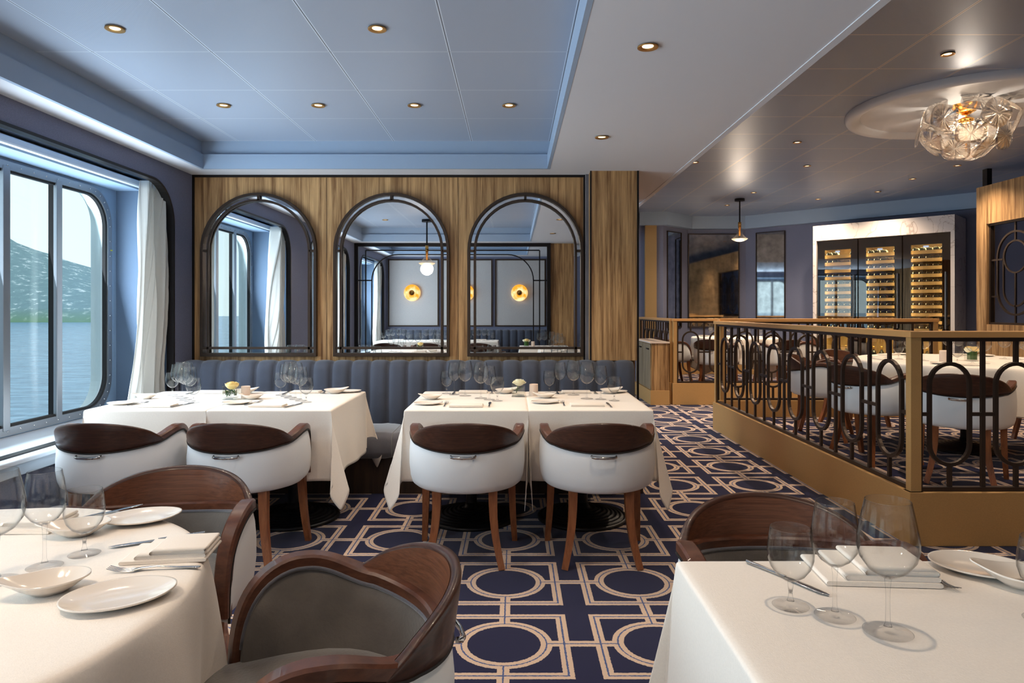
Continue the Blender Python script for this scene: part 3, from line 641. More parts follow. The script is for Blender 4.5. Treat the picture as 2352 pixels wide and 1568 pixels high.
pendant((-1.25, 1.15, 2.62), .67, 'glass pendant lamp over the round table, seen in the middle arched mirror')
# ================================================================ arched mirrors
def arch_mirror(cx, label):
    t_ = thing('arched_mirror', label, 'mirror', (cx, MY, .947), 0)
    w2, H = .465, 1.311
    O = arch(-w2, w2, 0, H)
    MB().prism(arch(-w2+.01, w2-.01, .01, H-.01), [], -.012, -.004, 'y').build('mirror_glass', 'mirror', t_)
    MB().prism(O, [offs(O, .022)], -.045, 0, 'y').build('outer_frame', 'bronze', t_, bevel=.002)
    b = MB(); I = arch(-w2+.052, w2-.052, 0.0, H-.052); J = [p for p in I]
    P = [(-w2+.060, 0.01)]+[(x, z) for x, z in arch(-w2+.060, w2-.060, 0, H-.060)[2:]][::-1]+[(w2-.060, .01)]
    b.sweep([(x, -.03, z) for x, z in P], [(-.009, -.010), (.009, -.010), (.009, .010), (-.009, .010)], up=(0, 1, 0), smooth=False)
    b.box((-w2+.02, -.04, .058), (w2-.02, -.02, .076)); b.box((-w2+.02, -.046, .0), (w2-.02, 0, .028))
    b.box((-.01, -.04, H-.062), (.01, -.02, H-.015)); z = H-w2
    b.box((-w2+.01, -.04, z-.009), (-w2+.06, -.02, z+.009)); b.box((w2-.06, -.04, z-.009), (w2-.01, -.02, z+.009))
    b.build('inner_bars', 'bronze', t_)
arch_mirror(-2.044, 'left arched mirror in a double bronze frame, showing the window and curtains')
arch_mirror(-.98, 'middle arched mirror in a double bronze frame, showing the hanging glass pendant')
arch_mirror(.093, 'right arched mirror in a double bronze frame, beside the oak column')
# ================================================================ banquettes
def banquette(label, loc, rz, x0, x1, seams):
    t_ = thing('banquette', label, 'banquette', loc, rz)      # local: wall at y=0, sitter faces -y
    n_ = round((x1-x0)/.1457); wch = (x1-x0)/n_; rows = []
    m_ = 10
    for i in range(n_*m_+1):
        x = x0+i*wch/m_; u = (i % m_)/m_; bul = (1-abs(2*u-1)**3.4)*.026 if i < n_*m_ else 0
        if i % m_ == 0: bul = 0
        y0 = -.22-bul
        prof = [(-.01, .43), (-.12, .43)]; prof = [(y0+.02, .40), (y0, .43), (y0+.002, .60), (y0+.010, .75), (y0+.020, .855+bul*.3), (y0+.040, .893+bul*.5), (y0+.075, .912+bul*.6), (y0+.12, .916+bul*.5), (-.02, .905), (-.002, .89), (-.002, .40)]
        rows.append([(x, a, z) for a, z in prof])
    b = MB().grid(rows, True)
    b.add(rows[0], [tuple(range(len(rows[0])))]); b.add(rows[-1], [tuple(range(len(rows[-1])))[::-1]])
    b.build('backrest', 'velvet_blue', t_)
    # piping along the channel seams
    xs = [x0]+list(seams)+[x1]
    for a, c in zip(xs, xs[1:]):
        r_ = rrect(-.655, .262, -.16, .452, .055, 6)
        rows = []
        for q in range(9):
            f_ = q/8; k = 1-max(0, (abs(f_-.5)-.47)/.03)*.06 if True else 1
            sh = .028*(1 if q in (0, 8) else 0)
            x = a+.003+(c-a-.006)*(0 if q == 0 else .03 if q == 1 else 1 if q == 8 else .97 if q == 7 else f_)
            cy, cz = -.41, .357
            rows.append([(x, cy+(u-cy)*(1-sh*1.2), cz+(v-cz)*(1-sh*2.5)) for u, v in r_])
        b = MB().grid(rows, True, cv=True); L = len(r_)
        b.add(rows[0], [tuple(range(L))[::-1]]); b.add(rows[-1], [tuple(range(L))])
        b.build('seat_cushion', 'velvet_grey', t_)
    MB().box((x0, -.56, 0.0), (x1, -.02, .262)).build('plinth', 'plinth_brown', t_)
    return t_
banquette('long channel-tufted blue velvet banquette under the arched mirrors', (0, MY-.035, 0), 0, -2.57, .93, (-.86,))
banquette('channel-tufted blue velvet banquette along the rear wall, seen in the mirrors', (0, -2.82, 0), PI, -.95, 2.57, (.8,))
# rear wall panels and sconces
k = 0
for X, lb in ((-2.03, 'left'), (-.945, 'middle'), (.135, 'right')):
    p_ = thing('wall_panel', '%s beige upholstered wall panel in a dark frame behind the glowing sconce' % lb, 'wall panel', (X, -2.86, .986))
    MB().box((-.50, 0, .01), (.50, .015, 1.355)).build('fabric', 'panel_beige', p_)
    MB().prism([(-.515, 0), (.515, 0), (.515, 1.365), (-.515, 1.365)], [[(-.488, .027), (.488, .027), (.488, 1.338), (-.488, 1.338)]], 0, .03, 'y').build('frame', 'bronze', p_)
    s_ = thing('wall_sconce', 'round amber glass sconce glowing on the %s beige panel' % lb, 'sconce', (X-.02+k*.0, -2.84, 1.667))
    mx = Matrix.Rotation(-PI/2, 4, 'X')
    MB().lathe([(.0, .10), (.06, .098), (.11, .085), (.15, .06), (.166, .045), (.168, .04), (.15, .05), (.10, .075), (0, .088)], 36, mx=mx).build('glass_dish', 'sconce_glass', s_)
    MB().lathe([(.0, .135), (.02, .13), (.026, .11), (.055, .10), (.055, .096), (0, .096)], 24, mx=mx).build('knob', 'brass', s_)
    MB().lathe([(.05, .0), (.05, .03), (0, .05)], 24, mx=mx).build('wall_plate', 'brass', s_)
    point('sconce_light', (X, -2.815, 1.667), 1.2, (1, .6, .25), .03)
# ================================================================ tub chair
HX, HB, HF = .305, .30, .165
def plan(n_=52):
    L = []
    ys = [.17*math.sin(PI/2*(1-k/14))**.9 for k in range(14)]
    for y in ys: L.append((-HX+.028*(y/.17)**2, y))
    for i in range(n_+1):
        t = -PI/2+PI*i/n_; L.append((HX*math.sin(t), -HB*math.cos(t)))
    for y in ys[::-1]: L.append((HX-.028*(y/.17)**2, y))
    return L
def ztop(x, y, i, n_):
    k = min(i, n_-1-i)                                   # 0 = arm front
    if k < 14: return .40+.285*math.cos(PI/2*(1-k/14))**.6 if k else .40
    t = math.degrees(math.asin(min(1, abs(x)/HX)))        # 90 at the side, 0 at the back
    if t > 52: return .640+(.684-.640)*(.5-.5*math.cos(PI*(t-52)/38))
    return .618+(.640-.618)*(t/52)**2
def make_chair():
    t_ = thing('tub_chair', 'x', 'chair', (0, 0, 0), 0, 'tub chairs')
    P = plan(); n_ = len(P); Z = [ztop(p[0], p[1], i, n_) for i, p in enumerate(P)]
    N = []
    for i, p in enumerate(P):
        a, c = Vector(P[max(i-1, 0)]), Vector(P[min(i+1, n_-1)]); t = (c-a).normalized(); N.append(Vector((t.y, -t.x)))
    # outer leather
    rows = []
    for i, p in enumerate(P):
        q = Vector(p); zt = Z[i]-.018; zb = .385; col_ = []
        for f_, ins in ((0, .075), (.0, .05), (.03, .028), (.09, .010), (.2, .001), (.42, -.006), (.65, -.006), (.85, -.002), (1, .006)):
            z = zb+(zt-zb)*f_+(.0 if f_ else 0)
            if f_ == 0: z = zb-(.0 if ins < .06 else -.0)
            col_.append((q.x-N[i].x*ins, q.y-N[i].y*ins, z))
        rows.append(col_)
    b = MB().grid(rows, True)
    b.build('tub_shell', 'leather_white', t_)
    # underside
    I = [tuple(Vector(p)-N[i]*.05) for i, p in enumerate(P)]
    MB().prism(I, [], .386, .41, 'z').build('underside', 'leather_white', t_)
    # piping between leather and wood
    MB().sweep([(P[i][0]+N[i].x*.002, P[i][1]+N[i].y*.002, Z[i]-.018) for i in range(n_)], [(.004*math.cos(k*PI/3), .004*math.sin(k*PI/3)) for k in range(6)]).build('outer_piping', 'rubber', t_)
    # inner velvet
    rows = []
    for i, p in enumerate(P):
        q = Vector(p); zt = Z[i]-.012
        rows.append([tuple((*(q-N[i]*(.040+a)), zt*f_+.42*(1-f_))) for f_, a in ((0, .028), (.3, .022), (.7, .014), (.92, .008), (1, .0))])
    MB().grid(rows, True).build('inner_upholstery', 'velvet_taupe', t_)
    MB().sweep([(P[i][0]-N[i].x*.044, P[i][1]-N[i].y*.044, Z[i]-.014) for i in range(2, n_-2)], [(.005*math.cos(k*PI/3), .005*math.sin(k*PI/3)) for k in range(6)]).build('inner_piping', 'velvet_grey', t_)
    # wooden rail
    pts = [Vector((P[i][0]-N[i].x*.020, P[i][1]-N[i].y*.020, Z[i])) for i in range(n_)]
    ups = []
    for i in range(n_):
        t = (pts[min(i+1, n_-1)]-pts[max(i-1, 0)]).normalized(); nn = Vector((N[i].x, N[i].y, 0)); ups.append(nn.cross(t).normalized()*(1))
    if ups[n_//2].z < 0: ups = [-u for u in ups]
    hw, hh, c_ = .024, .017, .006
    sec = [(-hw, -hh+c_), (-hw+c_, -hh), (hw-c_, -hh), (hw, -hh+c_), (hw, hh-c_), (hw-c_, hh), (-hw+c_, hh), (-hw, hh-c_)]
    MB().sweep(pts, sec, up=ups).build('arm_rail', 'walnut_rail', t_, split=28)
    # back crest (hump): rises from the rail between +-58 degrees
    b = MB(); outer = []; inner = []; m_ = 44; A_ = 68
    for i in range(m_+1):
        s_ = -1+2*i/m_; t = math.radians(A_*s_); x, y = HX*math.sin(t), -HB*math.cos(t); nx, ny = math.sin(t), -math.cos(t)
        h = .124*max(0, 1-abs(s_)**2.0)**1.0
        z0 = ztop(x, y, 30, 90)-.0165; o_, i_ = [], []; h += .029*(1-abs(s_)**5)
        for f_ in (0, .25, .5, .75, .93, 1):
            lean = .018*(h*f_/.128)+.0085
            th = .011 if f_ < .9 else (.010 if f_ < 1 else .006)
            zz = z0+h*f_
            o_.append((x+nx*(lean-.016+th), y+ny*(lean-.016+th), zz)); i_.append((x+nx*(lean-.016-th-.004), y+ny*(lean-.016-th-.004), zz))
        outer.append(o_); inner.append(i_)
    rows = [o_+i_[::-1] for o_, i_ in zip(outer, inner)]
    b.grid(rows, True, cv=True)
    b.build('crest_panel', 'walnut_dark', t_)
    b = MB(); b.grid([[(p[0]*1.0+ (-.0012)*math.sin(math.radians(A_*(-1+2*i/m_))), p[1]+.0012*math.cos(math.radians(A_*(-1+2*i/m_))), p[2]) for p in r_[:-1]] for i, r_ in enumerate(inner)], True)
    b.build('crest_inner_face', 'walnut_face', t_)
    b = MB(); b.sweep([(HX*math.sin(math.radians(t))*1.003, -HB*math.cos(math.radians(t))*1.003, .634+.0225*(t/52)**2) for t in range(-54, 55, 3)], [(-.002, -.0015), (.002, -.0015), (.002, .0015), (-.002, .0015)])
    b.build('crest_groove', 'bronze_black', t_)
    # seat cushion
    seat = [(-.235, .245), (-.25, .17), (-.255, .0)]+[(.255*math.sin(t), -.245*math.cos(t)) for t in [-PI/2+PI*k/14 for k in range(1, 14)]]+[(.255, .0), (.25, .17), (.235, .245), (.19, .265), (0, .272), (-.19, .265)]
    seat = seat[::-1]; 
    if sum(seat[i-1][0]*seat[i][1]-seat[i][0]*seat[i-1][1] for i in range(len(seat))) < 0: seat = seat[::-1]
    rows = [[(p[0]*k, p[1]*k, z) for p in seat] for k, z in ((.93, .395), (.985, .402), (1, .42), (1, .450), (.985, .464), (.94, .473), (.75, .481), (.4, .485), (.02, .486))]
    b = MB().grid(rows, True, cv=True); b.add(rows[-1], [tuple(range(len(seat)))]); b.add(rows[0], [tuple(range(len(seat)))[::-1]])
    b.build('seat_cushion', 'velvet_taupe', t_)
    # legs
    def leg(top, bot, bow, w0, w1):
        top, bot = Vector(top), Vector(bot); pts = []; sc_ = []
        for k in range(9):
            f_ = k/8; p = top.lerp(bot, f_); d = Vector((bot.x-top.x, bot.y-top.y, 0)); 
            p = p-d*bow*math.sin(PI*f_)*.6; pts.append(p); sc_.append(w0+(w1-w0)*f_)
        return MB().sweep(pts, [(-.5, -.5), (.5, -.5), (.5, .5), (-.5, .5)], up=(1, 0, 0), scales=sc_)
    for sx_ in (-1, 1):
        leg((.145*sx_, -.185, .40), (.192*sx_, -.245, 0), .55, .046, .032).build('rear_leg', 'walnut_leg', t_, split=40)
        leg((.240*sx_, .135, .41), (.258*sx_, .205, 0), .3, .042, .030).build('front_leg', 'walnut_leg', t_, split=40)
    # chrome handle on the back
    hp = [(-.062, -HB-.004, .588), (-.060, -HB-.018, .586), (-.045, -HB-.026, .584), (0, -HB-.030, .583), (.045, -HB-.026, .584), (.060, -HB-.018, .586), (.062, -HB-.004, .588)]
    MB().sweep(hp, [(.0055*math.cos(k*PI/4), .0075*math.sin(k*PI/4)) for k in range(8)], up=(0, 0, 1)).build('handle', 'chrome', t_)
    return t_
CH = make_chair(); used = [0]
def chair(x, y, deg, label, z=0, group='tub chairs'):
    """deg = heading of the sitter, 0 = +Y"""
    if not used[0]: used[0] = 1; o = CH; o.location = (x, y, z); o.rotation_euler = (0, 0, math.radians(deg)); o['label'] = label; o['group'] = group; return o
    return dup(CH, (x, y, z), math.radians(deg), label, group)
def face(x, y, tx, ty): return math.degrees(math.atan2(-(tx-x), ty-y))
GC = 'white tub chairs with walnut crests'
chair(-2.12, 3.71, 0, 'white tub chair nearest the window, back to us, at the left banquette table', 0, GC)
chair(-1.435, 3.71, 0, 'white tub chair second from the window, showing four legs and dark crest', 0, GC)
chair(-.252, 3.71, 0, 'white tub chair in the middle, left one at the right banquette table', 0, GC)
chair(.45, 3.71, 0, 'white tub chair at the right banquette table, nearest the aisle', 0, GC)
chair(-1.150, 2.17, 188, 'tub chair behind the round table with glossy brown crest and blue-grey seat', 0, GC)
chair(-.435, 1.47, face(-.435, 1.47, -1.33, 1.16), 'large foreground tub chair with taupe velvet inside, cropped by the lower edge', 0, GC)
chair(.745, 1.80, 180, 'tub chair behind the right front table with its brown crest rising above the cloth', 0, GC)
PZ = .15
TC = (3.80, 5.75)
for x, y, lb in ((3.08, 4.70, 'tub chair behind the front railing, seen square from the back through the ovals'), (2.78, 5.30, 'tub chair seen sideways through the side railing at the big round table'),
                 (2.88, 6.32, 'tub chair furthest left at the big round table, half hidden by bars'), (3.45, 6.95, 'tub chair on the far side of the big round table'), (4.80, 6.0, 'tub chair at the right edge of the picture by the big round table')):
    chair(x, y, face(x, y, *TC), lb, PZ, GC)
TF = (3.45, 10.65)
for x, y, lb in ((2.50, 10.60, 'orange-lit tub chair at the left of the far round table'), (2.93, 9.90, 'tub chair with its back to the far railing, left of the pair'), (3.80, 9.88, 'tub chair with its back to the far railing, right of the pair'), (4.42, 10.48, 'tub chair at the right of the far round table')):
    chair(x, y, face(x, y, *TF), lb, PZ, GC)
for x, lb in ((-2.2, 'left'), (-1.5, 'middle'), (-.62, 'right')): chair(x, -1.02, 180, '%s tub chair at the rear banquette tables, seen reflected' % lb, 0, GC)
# ================================================================ tables and cloths
def pedestal(x, y, z, w_, d_, label, rnd=False):
    t_ = thing('round_table' if rnd else 'dining_table', label, 'table', (x, y, z))
    if rnd: MB().lathe([(0, .725), (w_/2, .725), (w_/2, .742), (0, .742)], 48, False).build('tabletop', 'oak_v', t_)
    else: MB().box((-w_/2, -d_/2, .722), (w_/2, d_/2, .744)).build('tabletop', 'oak_v', t_)
    MB().lathe([(.034, .06), (.034, .70), (.09, .715), (.09, .722)], 20).build('column', 'black_metal', t_)
    pr = [(0, .0), (.285, 0), (.285, .012)]; r_ = .285; z_ = .012
    for k in range(8):
        pr += [(r_-.006, z_+.010), (r_-.020, z_+.011), (r_-.026, z_+.005)]; r_ -= .0275; z_ += .0065
    pr += [(.045, .075), (.036, .10), (0, .10)]
    MB().lathe(pr, 48).build('base', 'black_metal', t_); return t_
def cloth_rect(name, x0, x1, y0, y1, zt, ov, label, adj='', cdir=None, seed=0, step=.045, group='white tablecloths', wave=1.0):
    """adj: sides pressed against a neighbour ('l','r'); cdir: optional corner directions"""
    rr_ = random.Random(seed); ph = [rr_.uniform(0, 6) for _ in range(8)]; cx, cy = (x0+x1)/2, (y0+y1)/2
    hx, hy = (x1-x0)/2, (y1-y0)/2
    def axis(h):
        n1 = max(2, round(2*h/step/2)); n2 = round(ov/step*1.3)
        L = [-h-ov*(1-k/n2) for k in range(n2)]+[-h-.012, -h-.005]+[-h+2*h*k/n1 for k in range(n1+1)]+[h+.005, h+.012]+[h+ov*(k+1)/n2 for k in range(n2)]
        return L
    U, V = axis(hx), axis(hy)
    def side(a, s, k, pr):
        if pr: return .0015
        f_ = a/ov
        return .006+a*(.055+.035*math.sin(s*8.5+ph[k])*wave)+.012*f_*math.sin(s*23+ph[k+1])*wave
    def pos(u, v):
        a, b_ = max(0, abs(u)-hx), max(0, abs(v)-hy); su, sv = (1 if u > 0 else -1), (1 if v > 0 else -1)
        pu = ('r' in adj) if su > 0 else ('l' in adj)
        if a == 0 and b_ == 0: return (u, v, .0022*math.sin(u*9+ph[0])*math.sin(v*7+ph[1])*0.4)
        def hang(r): return -r if r > .012 else -r*.6
        if b_ == 0: return (su*(hx+side(a, v, 0 if su > 0 else 2, pu)), v, hang(a))
        if a == 0: return (u, sv*(hy+side(b_, u, 4 if sv > 0 else 6, False)), hang(b_))
        r = math.hypot(a, b_); t = math.atan2(b_, a)
        o0 = side(r, sv*hy, 0 if su > 0 else 2, pu); o1 = side(r, su*hx, 4 if sv > 0 else 6, False)
        kick = .15*math.sin(2*t)**1.2*r; sw = .17*r*math.sin(4*t)
        mg = o0*math.cos(t)**2+o1*math.sin(t)**2+kick; tt = t+.42*math.sin(4*t)*(r/ov)*.6
        if pu: tt = PI/2-(PI/2-tt)*.35
        # direction: blend x-side -> y-side
        dx, dy = math.cos(tt)*mg-math.sin(t)*sw*(0 if pu else 1), math.sin(tt)*mg+math.cos(t)*sw
        dx = max(dx, -.02); dy = max(dy, -.02)
        return (su*(hx+dx), sv*(hy+dy), -math.sqrt(max(1e-6, r*r-min(mg, r*.9)**2)))
    rows = [[(lambda p: (p[0], p[1], p[2]))(pos(u, v)) for v in V] for u in U]
    b = MB().grid(rows, True); o = b.build(name, 'linen', None, (cx, cy, zt), fix=False, sub=1)
    s_ = o.modifiers.new('solid', 'SOLIDIFY'); s_.thickness = .0016; s_.offset = 1
    return tag(o, label, 'tablecloth', group)
def cloth_round(x, y, zt, r, drop, label, n_=14, amp=.05, seed=0, sq=0):
    rr_ = random.Random(seed); seg = 144; rows = []; ph = rr_.uniform(0, 6)
    for q in (0.001, .3, .6, .8, .92, .985): rows.append([(r*q*math.cos(2*PI*k/seg), r*q*math.sin(2*PI*k/seg), .001*math.sin(k*.7+q*9)) for k in range(seg)])
    rows.append([((r+.002)*math.cos(2*PI*k/seg), (r+.002)*math.sin(2*PI*k/seg), -.006) for k in range(seg)])
    for j in range(1, 13):
        f_ = j/12; L = []
        for k in range(seg):
            t = 2*PI*k/seg; e_ = 1+sq*abs(math.cos(2*t))**1.0*0
            dr = drop*(1+sq*abs(math.sin(2*t+.6))**3)
            wv = math.sin(n_*t+ph)+.5*math.sin((n_*2.0-3)*t+ph*2); rad = r+.006+f_*.018+amp*wv*.9*f_**.75
            L.append((rad*math.cos(t), rad*math.sin(t), -.012-dr*f_))
        rows.append(L)
    b = MB().grid(rows, True, cv=True); o = b.build('tablecloth', 'linen', None, (x, y, zt), fix=False, sub=1)
    s_ = o.modifiers.new('solid', 'SOLIDIFY'); s_.thickness = .0016; s_.offset = 1
    return tag(o, label, 'tablecloth', 'white tablecloths')
YF, YB, TZ = 3.895, 4.79, .748
def duo(xs, yc, d_, names, zt=TZ, step=.045, wall=False):
    n_ = len(xs)-1
    for i in range(n_):
        a, c = xs[i], xs[i+1]; adj = ('l' if i > 0 or wall else '')+('r' if i < n_-1 else '')
        pedestal((a+c)/2, yc, 0, c-a-.01, d_-.01, 'pedestal dining table with ribbed black base, %s' % names[i])
        cloth_rect('tablecloth', a+.002, c-.002, yc-d_/2, yc+d_/2, zt, .40, 'white linen tablecloth on the table, %s' % names[i], adj, seed=i*7+int(abs(xs[0])*10), step=step)
duo([-2.45, -1.75, -1.045], (YF+YB)/2, YB-YF, ['at the banquette against the window', 'left banquette pair, aisle side'], wall=True)
duo([-.62, .083, .79], (YF+YB)/2, YB-YF, ['right banquette pair, left half', 'right banquette pair, beside the aisle'])
duo([-2.52, -1.84, -1.16], -1.73, .86, ['rear banquette by the window, reflected', 'rear banquette second from the window, reflected'], step=.06, wall=True)
duo([-.97, -.29], -1.73, .86, ['rear banquette under the middle sconce, reflected'], step=.06)
duo([.10, .86], .24, .58, ['behind the front table, in the right mirror'], step=.06)
# front tables
pedestal(-1.33, 1.31, 0, 1.30, 1.3, 'round pedestal table in the left foreground', True)
cloth_round(-1.33, 1.31, TZ, .672, .50, 'white cloth over the round table in the left foreground', 13, .045, 3)
pedestal(.98, 1.10, 0, 1.19, .88, 'rectangular table in the right foreground')
cloth_rect('tablecloth', .377, 1.585, .655, 1.549, TZ, .46, 'white linen tablecloth on the right foreground table', seed=5, step=.03, wave=1.1)
pedestal(TC[0], TC[1], PZ, 1.66, 1, 'big round table on the raised floor under the chandelier', True)
cloth_round(TC[0], TC[1], TZ+PZ, .84, .34, 'white cloth over the big round table under the chandelier', 11, .05, 4)
pedestal(TF[0], TF[1], PZ, 1.26, 1, 'far round table under the small pendant lamp', True)
cloth_round(TF[0], TF[1], TZ+PZ, .66, .36, 'white cloth with hanging corners on the far round table', 9, .06, 6, .55)
# ================================================================ table ware
def glass_kind(name, bowl, stem_h, foot_r, label):
    """bowl: outer profile [(r,z)] from the bottom, z measured from the table"""
    t_ = thing(name, label, 'glass')
    z0 = bowl[0][1]; th = .0011
    inner = [(max(r-th, 0), z+(.004 if i == 0 else .0015 if i == 1 else 0)) for i, (r, z) in enumerate(bowl)]
    MB().lathe(bowl+[(bowl[-1][0]-.0005, bowl[-1][1]+.0008)]+inner[::-1], 40).build('bowl', 'glass_thin', t_)
    MB().lathe([(.0, z0+.003), (.006, z0+.002), (.0052, z0-.006), (.0040, z0-.02), (.0036, (z0+.012)/2), (.0042, .018), (.007, .010), (0, .0095)], 20).build('stem', 'glass_foot', t_)
    MB().lathe([(0, .0098), (.006, .0092), (.012, .006), (foot_r*.5, .0036), (foot_r*.93, .0022), (foot_r, .0012), (foot_r*.98, .0004), (0, .0004)], 40).build('foot', 'glass_base', t_)
    return t_
KG = {
 'w': glass_kind('water_goblet', [(.001, .048), (.012, .050), (.026, .060), (.037, .075), (.0425, .093), (.043, .108), (.0405, .130), (.0375, .150)], .05, .034, 'x'),
 'm': glass_kind('wine_glass', [(.001, .092), (.012, .095), (.027, .106), (.039, .124), (.0425, .140), (.0415, .160), (.0375, .188), (.0335, .212)], .09, .036, 'x'),
 'b': glass_kind('red_wine_glass', [(.001, .095), (.014, .098), (.032, .110), (.046, .130), (.051, .150), (.050, .170), (.0445, .200), (.0375, .232)], .09, .041, 'x'),
}
KN = {'w': 'short water goblet', 'm': 'medium wine glass', 'b': 'large red wine glass'}
GUSED = set()
def glass(k, x, y, where, z=TZ, group='stemware on the set tables'):
    lb = KN[k]+' '+where
    src = KG[k]
    if k not in GUSED:
        GUSED.add(k); o = src; o.location = (x, y, z+.002); o['label'] = lb; o['group'] = group
    else: o = dup(src, (x, y, z+.002), R.uniform(0, 6), lb, group)
    return o
def dish(name, mat_, a, b_, h, base, tear, label, cat):
    prof = [(0, .004), (base*.8, .004), (base, .0055), (base+(1-base)*.5, h*.55), (.97, h-.001), (1.0, h), (1.0, h-.0035), (.95, h-.005), (base+(1-base)*.45, h*.40), (base*.95, .0006), (base*.7, 0), (0, 0)]
    seg = 56; rows = []
    for r, z in prof:
        L = []
        for k in range(seg):
            t = 2*PI*k/seg; c_ = math.cos(t); e_ = 1+tear*(max(0, c_)**6)*r*r
            lift = tear*.06*(max(0, c_)**4)*r**3*a/.1
            L.append((a*r*c_*e_, b_*r*math.sin(t)*(1-tear*.35*max(0, c_)*r), z+lift))
        rows.append(L)
    b = MB().grid(rows, True, cv=True); o = b.build(name, mat_); return tag(o, label, cat)
PL = dish('side_plate', 'porcelain', .100, .080, .016, .62, .04, 'x', 'plate'); BO = dish('pointed_bowl', 'porcelain', .070, .055, .030, .45, .28, 'x', 'bowl')
def napkin_mesh(w_, d_, steps):
    b = MB()
    for i in range(steps):
        s_ = i/(max(1, steps-1)); x0 = -w_/2+i*w_*.17
        for q in range(1 if steps > 1 else 2):
            z0 = .0005+(i+q)*.0088 if steps > 1 else .0005+q*.0062
            pr = rrect(x0+q*.002, z0, w_/2-.002*q-.002*i, z0+(.0086 if steps > 1 else .006), .0042 if steps > 1 else .0029, 4)
            rows = []
            for j, f_ in enumerate((0, .02, .25, .5, .75, .98, 1)):
                y = -d_/2+d_*f_-(.002*q); k = .86 if j in (0, 6) else 1
                zc = z0+.004; rows.append([(u, y+(.004 if j == 0 else 0)*i, zc+(v-zc)*k) for u, v in pr])
            b.grid(rows, True, cv=True); L = len(pr); b.add(rows[0], [tuple(range(L))]); b.add(rows[-1], [tuple(range(L))[::-1]])
    return b
NP3 = tag(napkin_mesh(.185, .125, 3).build('napkin', 'napkin_linen'), 'x', 'napkin'); NP1 = tag(napkin_mesh(.20, .10, 1).build('napkin', 'napkin_linen'), 'x', 'napkin')
def strip(pts, wf, th=.0022):
    """flat cutlery blade: pts (y,z), wf half widths"""
    rows = []
    for (y, z), w_ in zip(pts, wf): rows.append([(-w_, y, z), (-w_*.6, y, z+th*.6), (0, y, z+th*.75), (w_*.6, y, z+th*.6), (w_, y, z), (w_*.6, y, z-th*.3), (-w_*.6, y, z-th*.3)])
    b = MB().grid(rows, True, cv=True); L = 7; b.add(rows[0], [tuple(range(L))]); b.add(rows[-1], [tuple(range(L))[::-1]]); return b
KNF = thing('table_knife', 'x', 'knife')
strip([(-.105, .003), (-.10, .003), (-.06, .003), (-.01, .003), (.0, .003)], [.003, .0062, .0052, .0042, .005], .006).build('handle', 'steel', KNF)
strip([(-.001, .003), (.01, .003), (.06, .003), (.09, .003), (.105, .003)], [.004, .0078, .0095, .0085, .0012], .0018).build('blade', 'steel', KNF)
FRK = thing('table_fork', 'x', 'fork')
strip([(-.10, .003), (-.095, .003), (-.05, .0045), (-.01, .008), (.02, .006), (.035, .0035)], [.003, .0065, .0045, .003, .0045, .011], .003).build('handle', 'steel', FRK)
b = MB()
for k in range(4):
    xx = -.0096+k*.0064
    b.add(*(lambda s_: (s_.v, s_.f))(strip([(.033, .0033), (.05, .002), (.07, .004), (.09, .010)], [.0022, .0018, .0016, .0006], .0018)), smooth=True, mx=Matrix.Translation((xx, 0, 0)))
b.build('tines', 'steel', FRK)
IU = set()
def item(src, x, y, deg, label, z=TZ, group=None, s=1, dz=.002):
    if src.name not in IU: IU.add(src.name); o = src; o.location = (x, y, z+dz); o.rotation_euler = (0, 0, math.radians(deg)); o['label'] = label
    else: o = dup(src, (x, y, z+dz), math.radians(deg), label)
    if group: o['group'] = group
    if s != 1: o.scale = (s, s, s)
    return o
# --- left round table in the foreground
T1 = 'on the left foreground round table'
glass('w', -1.00, 1.59, 'nearest the napkin %s' % T1); glass('m', -1.039, 1.512, 'between two others %s' % T1); glass('b', -1.082, 1.430, 'cut by the left picture edge %s' % T1)
item(PL, -.775, 1.337, 28, 'oval side plate in front %s, nearest us' % T1, group='side plates'); item(PL, -1.005, 1.845, 25, 'oval side plate at the far rim %s' % T1, group='side plates', s=.94)
item(BO, -.935, 1.375, 210, 'pointed sauce bowl in front %s' % T1, group='sauce bowls', s=1.03); item(BO, -1.10, 1.725, 205, 'pointed sauce bowl behind the goblet %s' % T1, group='sauce bowls')
item(NP3, -.795, 1.59, 8, 'thick stepped linen napkin between fork and knife %s' % T1, group='napkins')
item(FRK, -.79, 1.492, 97, 'silver fork lying below the napkin %s' % T1, group='forks'); item(KNF, -.875, 1.68, 120, 'silver knife under the napkin %s' % T1, group='knives')
item(NP3, -1.27, 1.79, 0, 'stepped napkin half seen through glasses %s' % T1, group='napkins'); item(KNF, -1.14, 1.90, -35, 'silver knife by the far napkin %s' % T1, group='knives')
item(KNF, -.86, 1.02, 50, 'silver knife cut by the lower left corner %s' % T1, group='knives')
# --- right foreground table
T2 = 'on the right foreground table'
glass('w', .532, 1.312, 'leftmost %s' % T2); glass('m', .596, 1.267, 'middle of the row of three %s' % T2); glass('b', .661, 1.206, 'right of the row of three %s' % T2); glass('w', .972, 1.25, 'cut by the right picture edge %s' % T2)
item(KNF, .575, 1.445, 209, 'dark reflecting knife behind the goblet %s' % T2, group='knives'); item(NP3, .765, 1.475, -4, 'wide folded napkin with stepped edges %s' % T2, group='napkins', s=1.25)
item(FRK, .885, 1.46, 183, 'fork with its tines towards us %s' % T2, group='forks'); item(PL, 1.02, 1.49, -25, 'oval side plate at the far edge %s' % T2, group='side plates'); item(BO, 1.045, 1.40, 150, 'pointed sauce bowl at the right picture edge %s' % T2, group='sauce bowls')
